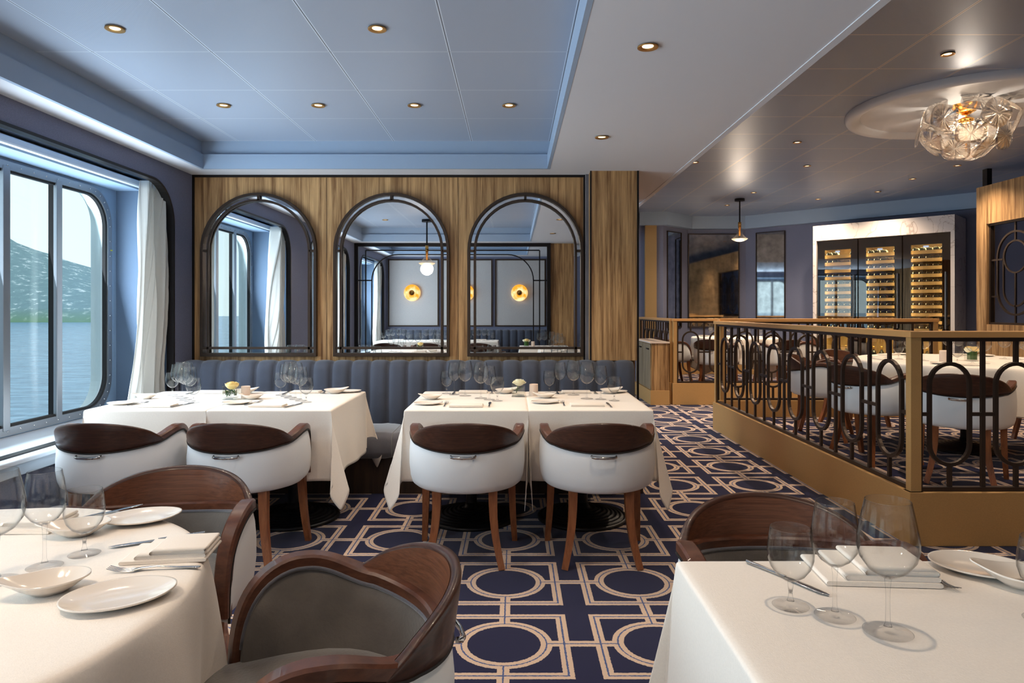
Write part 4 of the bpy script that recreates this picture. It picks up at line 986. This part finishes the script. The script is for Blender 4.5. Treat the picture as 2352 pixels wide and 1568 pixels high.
# --- banquette tables
def setting_front(dx, plate, bowl, fork, nap, knife, where, nd=0):
    item(PL, *plate, 8, 'oval side plate %s, front setting' % where, group='side plates', s=.86); item(BO, *bowl, 190, 'pointed sauce bowl %s, front setting' % where, group='sauce bowls', s=.95)
    item(FRK, *fork, 0+nd, 'fork %s, front setting' % where, group='forks'); item(NP1, *nap, 0, 'folded napkin %s, front setting' % where, group='napkins'); item(KNF, *knife, 0+nd, 'knife %s, front setting' % where, group='knives')
WA, WB, WC, WD = 'on the table against the window', 'on the left pair table nearest the middle', 'on the right pair table, left half', 'on the right pair table beside the aisle'
setting_front(0, (-.517, 4.115), (-.524, 4.35), (-.41, 4.11), (-.28, 4.03), (-.145, 4.10), WC)
setting_front(0, (.192, 4.18), (.206, 4.42), (.30, 4.14), (.436, 4.06), (.57, 4.08), WD)
setting_front(0, (-2.36, 4.12), (-2.36, 4.38), (-2.27, 4.14), (-2.10, 4.03), (-1.98, 4.08), WA, -12)
setting_front(0, (-1.68, 4.14), (-1.67, 4.36), (-1.585, 4.16), (-1.45, 4.03), (-1.31, 4.06), WB, -12)
for k, x, y, lb in (('w', -.457, 4.65, 'at the back left end '), ('m', -.40, 4.59, 'second from the left '), ('b', -.322, 4.525, 'third from the left '), ('b', -.212, 4.40, 'fourth from the left '), ('m', -.155, 4.33, 'fifth from the left '), ('w', -.103, 4.27, 'at the right end ')): glass(k, x, y, lb+WC)
for k, x, y, lb in (('w', .245, 4.69, 'at the left end '), ('m', .314, 4.64, 'second from the left '), ('b', .40, 4.57, 'third from the left '), ('b', .469, 4.38, 'fourth from the left '), ('m', .554, 4.35, 'fifth from the left '), ('w', .63, 4.28, 'at the right end ')): glass(k, x, y, lb+WD)
for k, x, y, lb in (('w', -2.285, 4.57, 'furthest back '), ('m', -2.21, 4.49, 'second from the back '), ('b', -2.14, 4.41, 'third from the back '), ('b', -2.08, 4.33, 'fourth from the back '), ('m', -2.02, 4.26, 'fifth from the back '), ('w', -1.965, 4.19, 'nearest the front ')): glass(k, x, y, lb+WA)
for k, x, y, lb in (('w', -1.56, 4.57, 'furthest back '), ('m', -1.50, 4.50, 'second from the back '), ('b', -1.45, 4.43, 'third from the back '), ('b', -1.39, 4.35, 'fourth from the back '), ('m', -1.335, 4.28, 'fifth from the back '), ('w', -1.28, 4.21, 'nearest the front ')): glass(k, x, y, lb+WB)
for x, s_, wh in ((-.28, 1, WC), (.43, 1, WD), (-2.08, 1, WA), (-1.43, 1, WB)):
    item(NP1, x, 4.70, 0, 'folded napkin %s, banquette side' % wh, group='napkins'); item(FRK, x+.13, 4.70, 180, 'fork %s, banquette side' % wh, group='forks'); item(KNF, x-.13, 4.70, 180, 'knife %s, banquette side' % wh, group='knives')
for x, y, wh in ((-.055, 4.66, WC), (.66, 4.66, WD), (-1.83, 4.64, WA), (-1.22, 4.66, WB)):
    item(BO, x, y, 20, 'pointed sauce bowl %s, banquette side' % wh, group='sauce bowls', s=1.05)
item(PL, -1.14, 4.73, 10, 'oval side plate at the far corner %s' % WB, group='side plates', s=.8); item(PL, .715, 4.72, 10, 'oval side plate at the far corner %s' % WD, group='side plates', s=.7)
# rose vases and candles
def rose_mesh(r, spread=0, seed=1):
    q_ = random.Random(seed); b = MB()
    for ring_ in range(7):
        f_ = ring_/6; n_ = 3+ring_//2*1; rad = r*(.20+.80*f_)
        for k in range(n_):
            a0 = 2*PI*k/n_+ring_*1.1+q_.uniform(-.2, .2); wd = PI/n_*1.4; rows = []; pm = math.radians(150-(48+spread*26)*f_)+q_.uniform(-.08, .08); lift = q_.uniform(-.05, .08)*r
            for i in range(9):
                e_ = i/8*2-1; a_ = a0+wd*e_; L = []
                for j in range(8):
                    g_ = j/7; ph = g_*pm*(1-.16*abs(e_)**2.5); fl = max(0, g_-.75)*(.5+spread*1.2)*rad*f_
                    rr_ = rad*math.sin(ph)*(1-.05*e_*e_)+fl+.0004
                    L.append((rr_*math.cos(a_), rr_*math.sin(a_), -.72*rad*math.cos(ph)+r*.12*(1-f_)+lift*g_-.3*fl))
                rows.append(L)
            b.grid(rows, True)
    b.v = [(x*1.08, y*1.08, z*1.28) for x, y, z in b.v]
    return b
def vase(x, y, kind, where, z=TZ):
    h = .085; w2 = .043
    v_ = thing('square_vase', 'square clear glass vase %s' % where, 'vase', (x, y, z+.002))
    b = MB(); O = rrect(-w2, -w2, w2, w2, .006, 3); I = offs(O, .004)
    b.grid([[(*p, 0) for p in O], [(*p, h) for p in O], [(*p, h) for p in I], [(*p, .010) for p in I]], False, cv=True)
    b.add([(*p, 0) for p in O], [tuple(range(len(O)))[::-1]]); b.add([(*p, .010) for p in I], [tuple(range(len(I)))])
    b.build('glass_walls', 'glass_vase', v_)
    if kind == 'planter':
        r_ = thing('rose_bouquet', 'small white roses in a green leaf-lined glass %s' % where, 'flower', (x, y, z+.012))
        MB().lathe([(.036, 0), (.036, .07)], 16).build('leaf_wrap', 'grass_leaf', r_)
        for k in range(4): rose_mesh(.030, .1, k).build('blossom', 'petal_yellow' if k % 2 else 'petal_white', r_, (math.cos(k*PI/2)*.028, math.sin(k*PI/2)*.028, .085+.01*(k % 2)))
        return
    yellow = kind == 'yellow'
    r_ = thing('rose', ('pale yellow rose' if yellow else 'open white rose')+' in the square glass vase '+where, 'rose', (x, y, z+.012))
    rose_mesh(.036 if yellow else .034, .0 if yellow else .6, 3 if yellow else 8).build('blossom', 'petal_yellow' if yellow else 'petal_white', r_, (.006, 0, .084 if yellow else .090))
    MB().tube([(0, .0, .06), (-.006, .004, .04), (-.012, .01, .012)], .003, 6).build('stem', 'leaf', r_)
    q_ = random.Random(5)
    if yellow:
        for k in range(22):
            a_ = q_.uniform(0, 6.28); rr_ = q_.uniform(.026, .033)
            pts = [(rr_*math.cos(a_+i*.35), rr_*math.sin(a_+i*.35), .008+q_.uniform(0, .022)+i*.004) for i in range(6)]
            if k == 0: b = MB()
            b.sweep(pts, [(-.0035, -.0004), (.0035, -.0004), (.0035, .0004), (-.0035, .0004)], up=(0, 0, 1))
        b.build('grass_blades', 'grass_leaf', r_)['kind'] = 'stuff'
    else:
        for ang, ln in ((-30, .045), (200, .038)):
            rows = []
            for i in range(8):
                f_ = i/7; w_ = .012*math.sin(PI*f_)**.8+.0004; rows.append([(f_*ln, -w_, .0), (f_*ln, 0, .002), (f_*ln, w_, 0)])
            mx = Matrix.Translation((-.008, .004, .028)) @ Matrix.Rotation(math.radians(ang), 4, 'Y')
            MB().grid(rows, True, mx=mx).build('leaf', 'leaf', r_)
vase(-1.805, 4.36, 'yellow', 'on the left banquette tables'); vase(.029, 4.50, 'white', 'on the right banquette tables')
CAN = tag(MB().lathe([(0, 0), (.0285, 0), (.0292, .002), (.0285, .076), (.027, .079), (.025, .076), (.024, .070), (0, .070)], 32).build('candle_holder', 'ceramic_tan'), 'x', 'candle holder')
item(CAN, -1.728, 4.40, 0, 'plain cylindrical candle holder beside the yellow rose', group='candle holders'); item(CAN, .132, 4.52, 0, 'plain cylindrical candle holder right of the white rose', group='candle holders')
vase(.20, .28, 'planter', 'on the table seen in the right mirror'); item(CAN, .30, .28, 0, 'candle holder on the table seen in the right mirror', group='candle holders')
vase(-1.33, 1.30, 'yellow', 'at the centre of the round foreground table')
for k, x, y, lb in (('m', .40, .02, 'left'), ('b', .48, .0, 'second'), ('b', .60, -.02, 'third'), ('m', .68, -.05, 'fourth'), ('w', .77, -.05, 'right')): glass(k, x, y+.28, '%s on the table seen in the right mirror' % lb)
n_ = 0
for x0, wh in ((-2.2, 'the rear table by the window'), (-1.5, 'the second rear table'), (-.62, 'the rear table under the middle sconce')):
    for k, dx, dy in (('w', -.19, .1), ('m', -.11, .08), ('b', -.03, .05), ('b', .07, -.05), ('m', .15, -.08), ('w', .23, -.1)):
        n_ += 1; glass(k, x0+dx, -1.65+dy, '%s of six on %s' % (['first', 'second', 'third', 'fourth', 'fifth', 'last'][(n_-1) % 6], wh))
    item(NP1, x0+.0, -2.02, 0, 'folded napkin on %s, seen in a mirror' % wh, group='napkins')
for k, x, y, lb in (('w', -1.52, 1.78, 'at the back left'), ('m', -1.60, 1.70, 'left back'), ('b', -1.68, 1.60, 'far left'), ('w', -1.62, .98, 'near left, reflected'), ('m', -1.52, .92, 'near middle, reflected'), ('b', -1.42, .86, 'near right, reflected')):
    glass(k, x, y, '%s %s' % (lb, T1))
# big round table under the chandelier
for i in range(6):
    a_ = -2.15+i*1.047; ca, sa = math.cos(a_), math.sin(a_); s_ = ['front', 'front right', 'right', 'far right', 'far left', 'left'][i] if False else ['front', 'front right', 'back right', 'back', 'back left', 'left'][i]
    for k, rr_, da in (('w', .52, -.10), ('m', .47, .10), ('b', .42, .30)):
        glass(k, TC[0]+rr_*math.cos(a_+da), TC[1]+rr_*math.sin(a_+da), 'at the %s place of the big round table' % s_, TZ+PZ)
    item(PL, TC[0]+.66*math.cos(a_-.25), TC[1]+.66*math.sin(a_-.25), math.degrees(a_), 'side plate at the %s place of the big round table' % s_, TZ+PZ, 'side plates', .85)
    item(NP1, TC[0]+.68*math.cos(a_), TC[1]+.68*math.sin(a_), math.degrees(a_)+90, 'napkin at the %s place of the big round table' % s_, TZ+PZ, 'napkins')
vase(TC[0]-.02, TC[1]-.12, 'planter', 'at the centre of the big round table', TZ+PZ)
item(CAN, 3.42, 5.42, 0, 'pale candle holder left of the green vase on the big round table', TZ+PZ, 'candle holders', 1.25); item(CAN, 4.18, 5.36, 0, 'pale candle holder right of the green vase on the big round table', TZ+PZ, 'candle holders', 1.25)
for i in range(4):
    a_ = -2.2+i*1.57; s_ = ['front left', 'front right', 'back right', 'back left'][i]
    for k, rr_, da in (('w', .42, -.2), ('m', .38, .1)): glass(k, TF[0]+rr_*math.cos(a_+da), TF[1]+rr_*math.sin(a_+da), '%s on the far round table' % s_, TZ+PZ)
    item(PL, TF[0]+.5*math.cos(a_), TF[1]+.5*math.sin(a_), math.degrees(a_), 'side plate %s on the far round table' % s_, TZ+PZ, 'side plates', .85)
# ================================================================ curtains
def curtain(x, y0, y1, z0, z1, label, flip=1, seed=0):
    q_ = random.Random(seed); rows = []; n_ = 70; ph = q_.uniform(0, 6)
    for j in range(28):
        f_ = j/27; z = z1+(z0-z1)*f_; L = []; sp = 1+.28*f_**1.4
        for i in range(n_+1):
            u = i/n_; yy = (y1 if flip > 0 else y0)+(-1 if flip > 0 else 1)*(y1-y0)*sp*(1-u)
            am = .045+.018*math.sin(u*5+ph); xx = x+am*math.sin(u*24+2.6*math.sin(f_*2.6+u*5)+ph)+.012*math.sin(u*71+f_*3)-.05*(1-u)*f_
            L.append((xx, yy, z))
        rows.append(L)
    o = MB().grid(rows, True).build('curtain', 'sheer', fix=False)
    s_ = o.modifiers.new('solid', 'SOLIDIFY'); s_.thickness = .0012
    return tag(o, label, 'curtain', 'sheer white window curtains')
names = ['rear window', 'second window', 'window in view', 'window beyond the partition', 'furthest window']
for i, y in enumerate(NICHES):
    for fl, a, c, sd in ((1, y+1.84, y+2.085, 'at the far end'), (-1, y+.03, y+.24, 'at the near end')):
        curtain(-2.675, a, c, .575, 2.255, 'sheer white curtain gathered %s of the %s' % (sd, names[i]), fl, i*2+(fl > 0))
# ================================================================ railings
def railing(name, label, p, q, first, per, r, n_, z0, zb=.30, zt=1.20, posts=(True, True), base=True, cap_ext=0):
    """p->q plan; ovals on the frame plane"""
    p, q = Vector(p), Vector(q); d = q-p; L = d.length; a_ = math.atan2(d.y, d.x)
    t_ = thing(name, label, 'railing', (p.x, p.y, 0), a_)
    MB().box((-.035-cap_ext, -.038, zt-.036), (L+.035, .038, zt)).build('cap_rail', 'cap_paint', t_, bevel=.004)
    if base: MB().box((-.04, -.042, 0), (L+.04, .042, zb)).build('kick_panel', 'rail_paint', t_, bevel=.003)
    for k, f_ in zip((0, 1), posts):
        if f_: MB().box((-.025 if k == 0 else L-.025, -.03, zb), (.025 if k == 0 else L+.025, .03, zt-.036)).build('post', 'rail_paint', t_, bevel=.002)
    zf0, zf1 = zb, zt-.036
    MB().prism([(.025, zf0), (L-.025, zf0), (L-.025, zf1), (.025, zf1)], [[(.047, zf0+.024), (L-.047, zf0+.024), (L-.047, zf1-.022), (.047, zf1-.022)]], -.016, .016, 'y').build('frame', 'bronze', t_)
    zc = (zf0+zf1)/2; H = .295
    P = stadium(0, zc-H, zc+H, r); ov = None; br = None; st = None
    us = []
    for k in range(n_):
        u = first+k*per
        if u+r > L-.03: break
        us.append(u)
        if ov is None: ov = o = MB().prism(P, [offs(P, .022)], -.011, .011, 'y').build('oval', 'bronze', t_, bevel=.003)
        else: o = ov.copy(); COL.objects.link(o); o.parent = t_
        o.location = (u, 0, 0)
        b_ = None
        if st is None: st = [MB().box((-.011, -.009, zf0+.02), (.011, .009, zc-H+.004)).build('lower_stem', 'bronze', t_), MB().box((-.011, -.009, zc+H-.004), (.011, .009, zf1-.02)).build('upper_stem', 'bronze', t_)]
        else:
            st = [q_.copy() for q_ in st]
            for q_ in st: COL.objects.link(q_); q_.parent = t_
        for q_ in st: q_.location = (u, 0, 0)
    mids = [us[0]-per/2]+[u+per/2 for u in us]
    for m_ in mids:
        if .06 < m_ < L-.06:
            if br is None: br = o = MB().box((-.011, -.009, zf0+.02), (.011, .009, zf1-.02)).build('upright', 'bronze', t_)
            else: o = br.copy(); COL.objects.link(o); o.parent = t_
            o.location = (m_, 0, 0)
    ends = [(.03, us[0]-r+.005)]+[(a+r-.005, c-r+.005) for a, c in zip(us, us[1:])]+[(us[-1]+r-.005, L-.03)]
    b = MB()
    for a, c in ends:
        if c > a: b.box((a, -.0085, zc-.010), (c, .0085, zc+.010))
    b.build('cross_links', 'bronze', t_)
    return t_
railing('side_railing', 'long side railing of bronze ovals with tan cap, running back along the aisle', (2.255, 3.85), (2.255, 7.55), .247, .4555, .140, 8, 0)
railing('front_railing', 'near railing section of bronze ovals at the right edge, facing us', (2.25, 3.85), (7.6, 3.85), .207, .374, .124, 14, 0, posts=(False, False))
railing('back_railing', 'railing section behind the big round table, ending at a tan post', (2.285, 7.50), (4.62, 7.50), .18, .383, .118, 6, 0, zb=.33, zt=1.225)
railing('far_railing', 'far railing section facing us beyond the cross aisle', (2.25, 9.54), (4.72, 9.54), .22, .378, .121, 11, 0, posts=(True, False))
railing('far_side_railing', 'far railing section running back behind the oak service cabinet', (2.225, 9.62), (2.21, 11.9), .2, .33, .115, 7, 0)
# ================================================================ service cabinet
cb = thing('service_cabinet', 'low oak service cabinet with pale stone top behind the column', 'cabinet', (1.92, 9.50, 0))
MB().box((0, 0.01, .20), (.245, 1.2, .855)).build('body', 'oak_v', cb)
MB().box((-.02, -.02, .0), (.245, 1.2, .20)).build('base', 'rail_paint', cb, bevel=.002)
MB().box((-.025, -.015, .855), (.25, 1.22, .875)).build('stone_top', 'ceramic_tan', cb, bevel=.003)
for k in range(2):
    dr = MB().box((-.018, .02+k*.55, .215), (0, .555+k*.55, .845)).build('door', 'oak_ribbed', cb, bevel=.002)
    MB().box((-.034, .10+k*.55, .765), (-.022, .24+k*.55, .782)).box((-.024, .11+k*.55, .768), (-.017, .125+k*.55, .778)).box((-.024, .215+k*.55, .768), (-.017, .23+k*.55, .778)).build('handle', 'bronze_black', dr)
# ================================================================ oak screen on the right with oval grille
os_ = thing('oak_screen', 'freestanding light oak screen wall with an oval bronze grille, right edge', 'screen', (5.70, 8.41, 0))
MB().prism([(-6.0, 0), (0, 0), (0, 2.82), (-6.0, 2.82)], [[(-2.4, 1.147), (-.18, 1.147), (-.18, 2.355), (-2.4, 2.355)]], 0, .10, 'x').build('oak_panel', 'oak_v', os_)
MB().prism([(-2.4, 1.147), (-.18, 1.147), (-.18, 2.355), (-2.4, 2.355)], [[(-2.375, 1.172), (-.205, 1.172), (-.205, 2.33), (-2.375, 2.33)]], .03, .07, 'x').build('grille_frame', 'bronze', os_)
for k in range(3):
    u = -.59-k*.70; P = stadium(0, 1.253, 2.236, .30, 18); Q = stadium(0, 1.354, 2.128, .20, 18); E_ = [(.19*math.cos(t), 1.934+.194*math.sin(t)) for t in [2*PI*i/40 for i in range(40)]]
    b = MB().prism(P, [offs(P, .022)], .04, .06, 'x').prism(Q, [offs(Q, .02)], .042, .058, 'x').prism(E_, [offs(E_, .018)], .043, .057, 'x')
    b.box((.042, -.010, 2.12), (.058, .010, 2.34)).box((.042, -.010, 1.16), (.058, .010, 1.75)).box((.042, .19, 1.905), (.058, .39, 1.925)).box((.042, .29, 1.47), (.058, .39, 1.49)).box((.042, -.39, 1.905), (.058, -.19, 1.925)).box((.042, -.39, 1.47), (.058, -.29, 1.49))
    b.build('oval_grille', 'bronze', os_, (0, u, 0))
MB().box((.02, -.16, 2.82), (.08, -.08, ZC)).build('ceiling_post', 'bronze_black', os_)
MB().box((-.02, -6, 0), (0, 0, .20)).build('base', 'rail_paint', os_)
# ================================================================ wine cabinets
CA = (4.79, 10.93); AN = -PI/4
def wl(u, v, z):   # local cabinet frame: u along the front, v into the wall
    c, s = math.cos(AN), math.sin(AN); return (CA[0]+u*c-v*s, CA[1]+u*s+v*c, z)
ms = thing('marble_surround', 'pale veined marble surround framing three wine cabinets', 'surround', (CA[0], CA[1], 0), AN)
MB().prism([(0, 0), (1.95, 0), (1.95, 2.66), (0, 2.66)], [[(.055, .16), (1.90, .16), (1.90, 2.42), (.055, 2.42)]], 0, .66, 'y').build('marble', 'marble', ms)
def wine_unit(i, u0, w_):
    nm = ['left', 'middle', 'right'][i]
    p = wl(u0, .03, 0)
    t_ = thing('wine_cabinet', '%s of the three tall black wine cabinets, lit inside' % nm, 'wine cabinet', p, AN)
    H0, H1 = .165, 2.412; wx0, wx1 = .105, w_-.105
    MB().box((0, .045, H0), (.02, .60, H1)).box((w_-.02, .045, H0), (w_, .60, H1)).box((.02, .59, H0), (w_-.02, .60, H1)).box((.02, .045, H1-.02), (w_-.02, .59, H1)).box((.02, .045, H0), (w_-.02, .59, H0+.02)).build('case', 'fridge_inner', t_)
    d_ = MB().prism([(.004, H0), (w_-.004, H0), (w_-.004, H1), (.004, H1)], [[(wx0, .45), (wx1, .45), (wx1, .92), (wx0, .92)], [(wx0, 1.0), (wx1, 1.0), (wx1, 2.265), (wx0, 2.265)]], 0, .04, 'y').build('door', 'fridge_black', t_)
    MB().box((.006, -.004, H0+.002), (w_-.006, -.001, H1-.002)).build('door_glass', 'glass_door', d_)
    MB().cyl((w_-.055, -.045, 1.05), (w_-.055, -.045, 1.86), .009).cyl((w_-.055, -.045, 1.10), (w_-.055, 0, 1.10), .006).cyl((w_-.055, -.045, 1.81), (w_-.055, 0, 1.81), .006).build('handle', 'steel', d_)
    b = MB()
    for k in range(11):
        z = 1.0+k*.114; o = MB().box((.03, .07, z), (w_-.03, .088, z+.046)).box((.03, .088, z), (w_-.03, .55, z+.012)).build('shelf', 'shelf_wood', t_)
    MB().box((.03, .07, .45), (w_-.03, .55, .46)).build('shelf', 'shelf_wood', t_)
    MB().box((wx0+.15, .05, 2.225), (wx0+.22, .052, 2.252)).build('display', 'led', t_)
    for z in (2.385, .965):
        l = bpy.data.lights.new('cabinet_light', 'AREA'); l.shape = 'RECTANGLE'; l.size = .4; l.size_y = .06; l.energy = 4; l.color = (1, .72, .32)
        o = bpy.data.objects.new('cabinet_light', l); COL.objects.link(o); o.parent = t_; o.location = (w_/2, .10, z)
    for xx, rz in ((.026, -PI/2), (w_-.026, PI/2)):
        l = bpy.data.lights.new('cabinet_strip', 'AREA'); l.shape = 'RECTANGLE'; l.size = 1.3; l.size_y = .03; l.energy = 5; l.color = (1, .72, .30)
        o = bpy.data.objects.new('cabinet_strip', l); COL.objects.link(o); o.parent = t_; o.location = (xx, .058, 1.63); o.rotation_euler = (PI/2, 0, rz) if False else (0, PI/2*(-1 if rz < 0 else 1), 0)
    return t_
pf = [(0, 0), (.034, 0), (.037, .006), (.037, .19), (.034, .21), (.016, .235), (.0135, .25), (.0135, .285), (.0155, .288), (.0155, .30), (0, .30)]
BT = thing('wine_bottle', 'x', 'bottle'); MB().lathe(pf, 20).build('glass_body', 'bottle_glass', BT)
MB().lathe([(.0142, .255), (.0162, .288), (.0162, .302), (0, .302)], 16).build('foil', 'foil', BT); MB().lathe([(.0376, .06), (.0376, .15)], 20).build('paper_label', 'label_cream', BT)
ORD = ['first', 'second', 'third', 'fourth', 'fifth', 'sixth', 'seventh', 'eighth', 'ninth', 'tenth', 'eleventh']
WU = .613; fb = True
q_ = random.Random(11)
for i in range(3):
    u0 = .06+i*WU; wine_unit(i, u0, WU-.004); nm = ['left', 'middle', 'right'][i]
    for k in range(11):
        if i == 0 and k in (8, 9) : slots = (0, 1, 4) if k == 9 else (4,)
        elif q_.random() < .25: slots = (0, 1, 2, 4)
        else: slots = range(5)
        if i == 0 and k == 10: slots = (0, 1, 4)
        for s_ in slots:
            u = u0+.125+s_*(WU-.25)/4; z = 1.0+k*.114+.046+.006 if False else 1.0+k*.114+.012+.037
            if i == 0 and False: pass
            lb = '%s wine bottle from the left on the %s shelf from the top, %s wine cabinet' % (ORD[min(s_, 4)], ORD[10-k], nm)
            if fb: o = BT; fb = False; o['label'] = lb; o['group'] = 'wine bottles in the cabinets'
            else: o = dup(BT, None, None, lb, 'wine bottles in the cabinets')
            o.location = wl(u, .42+q_.uniform(-.01, .01), z+.012); o.rotation_euler = (PI/2, 0, AN)
            if (s_+k) % 2 == 0 or True: o.location = wl(u, .14+q_.uniform(-.005, .01), z+.012); o.rotation_euler = (-PI/2, 0, AN)
    for s_ in range(4):
        u = u0+.15+s_*(WU-.30)/3; o = dup(BT, None, None, '%s standing wine bottle from the left at the bottom of the %s cabinet' % (ORD[s_], nm), 'standing wine bottles'); o.location = wl(u, .25+.03*(s_ % 2), .461); o.rotation_euler = (0, 0, R.uniform(0, 6))
# sources that are kept off-scene must not remain as blank labels
for o in list(bpy.data.objects):
    if o.get('label') == 'x': print('UNPLACED', o.name)
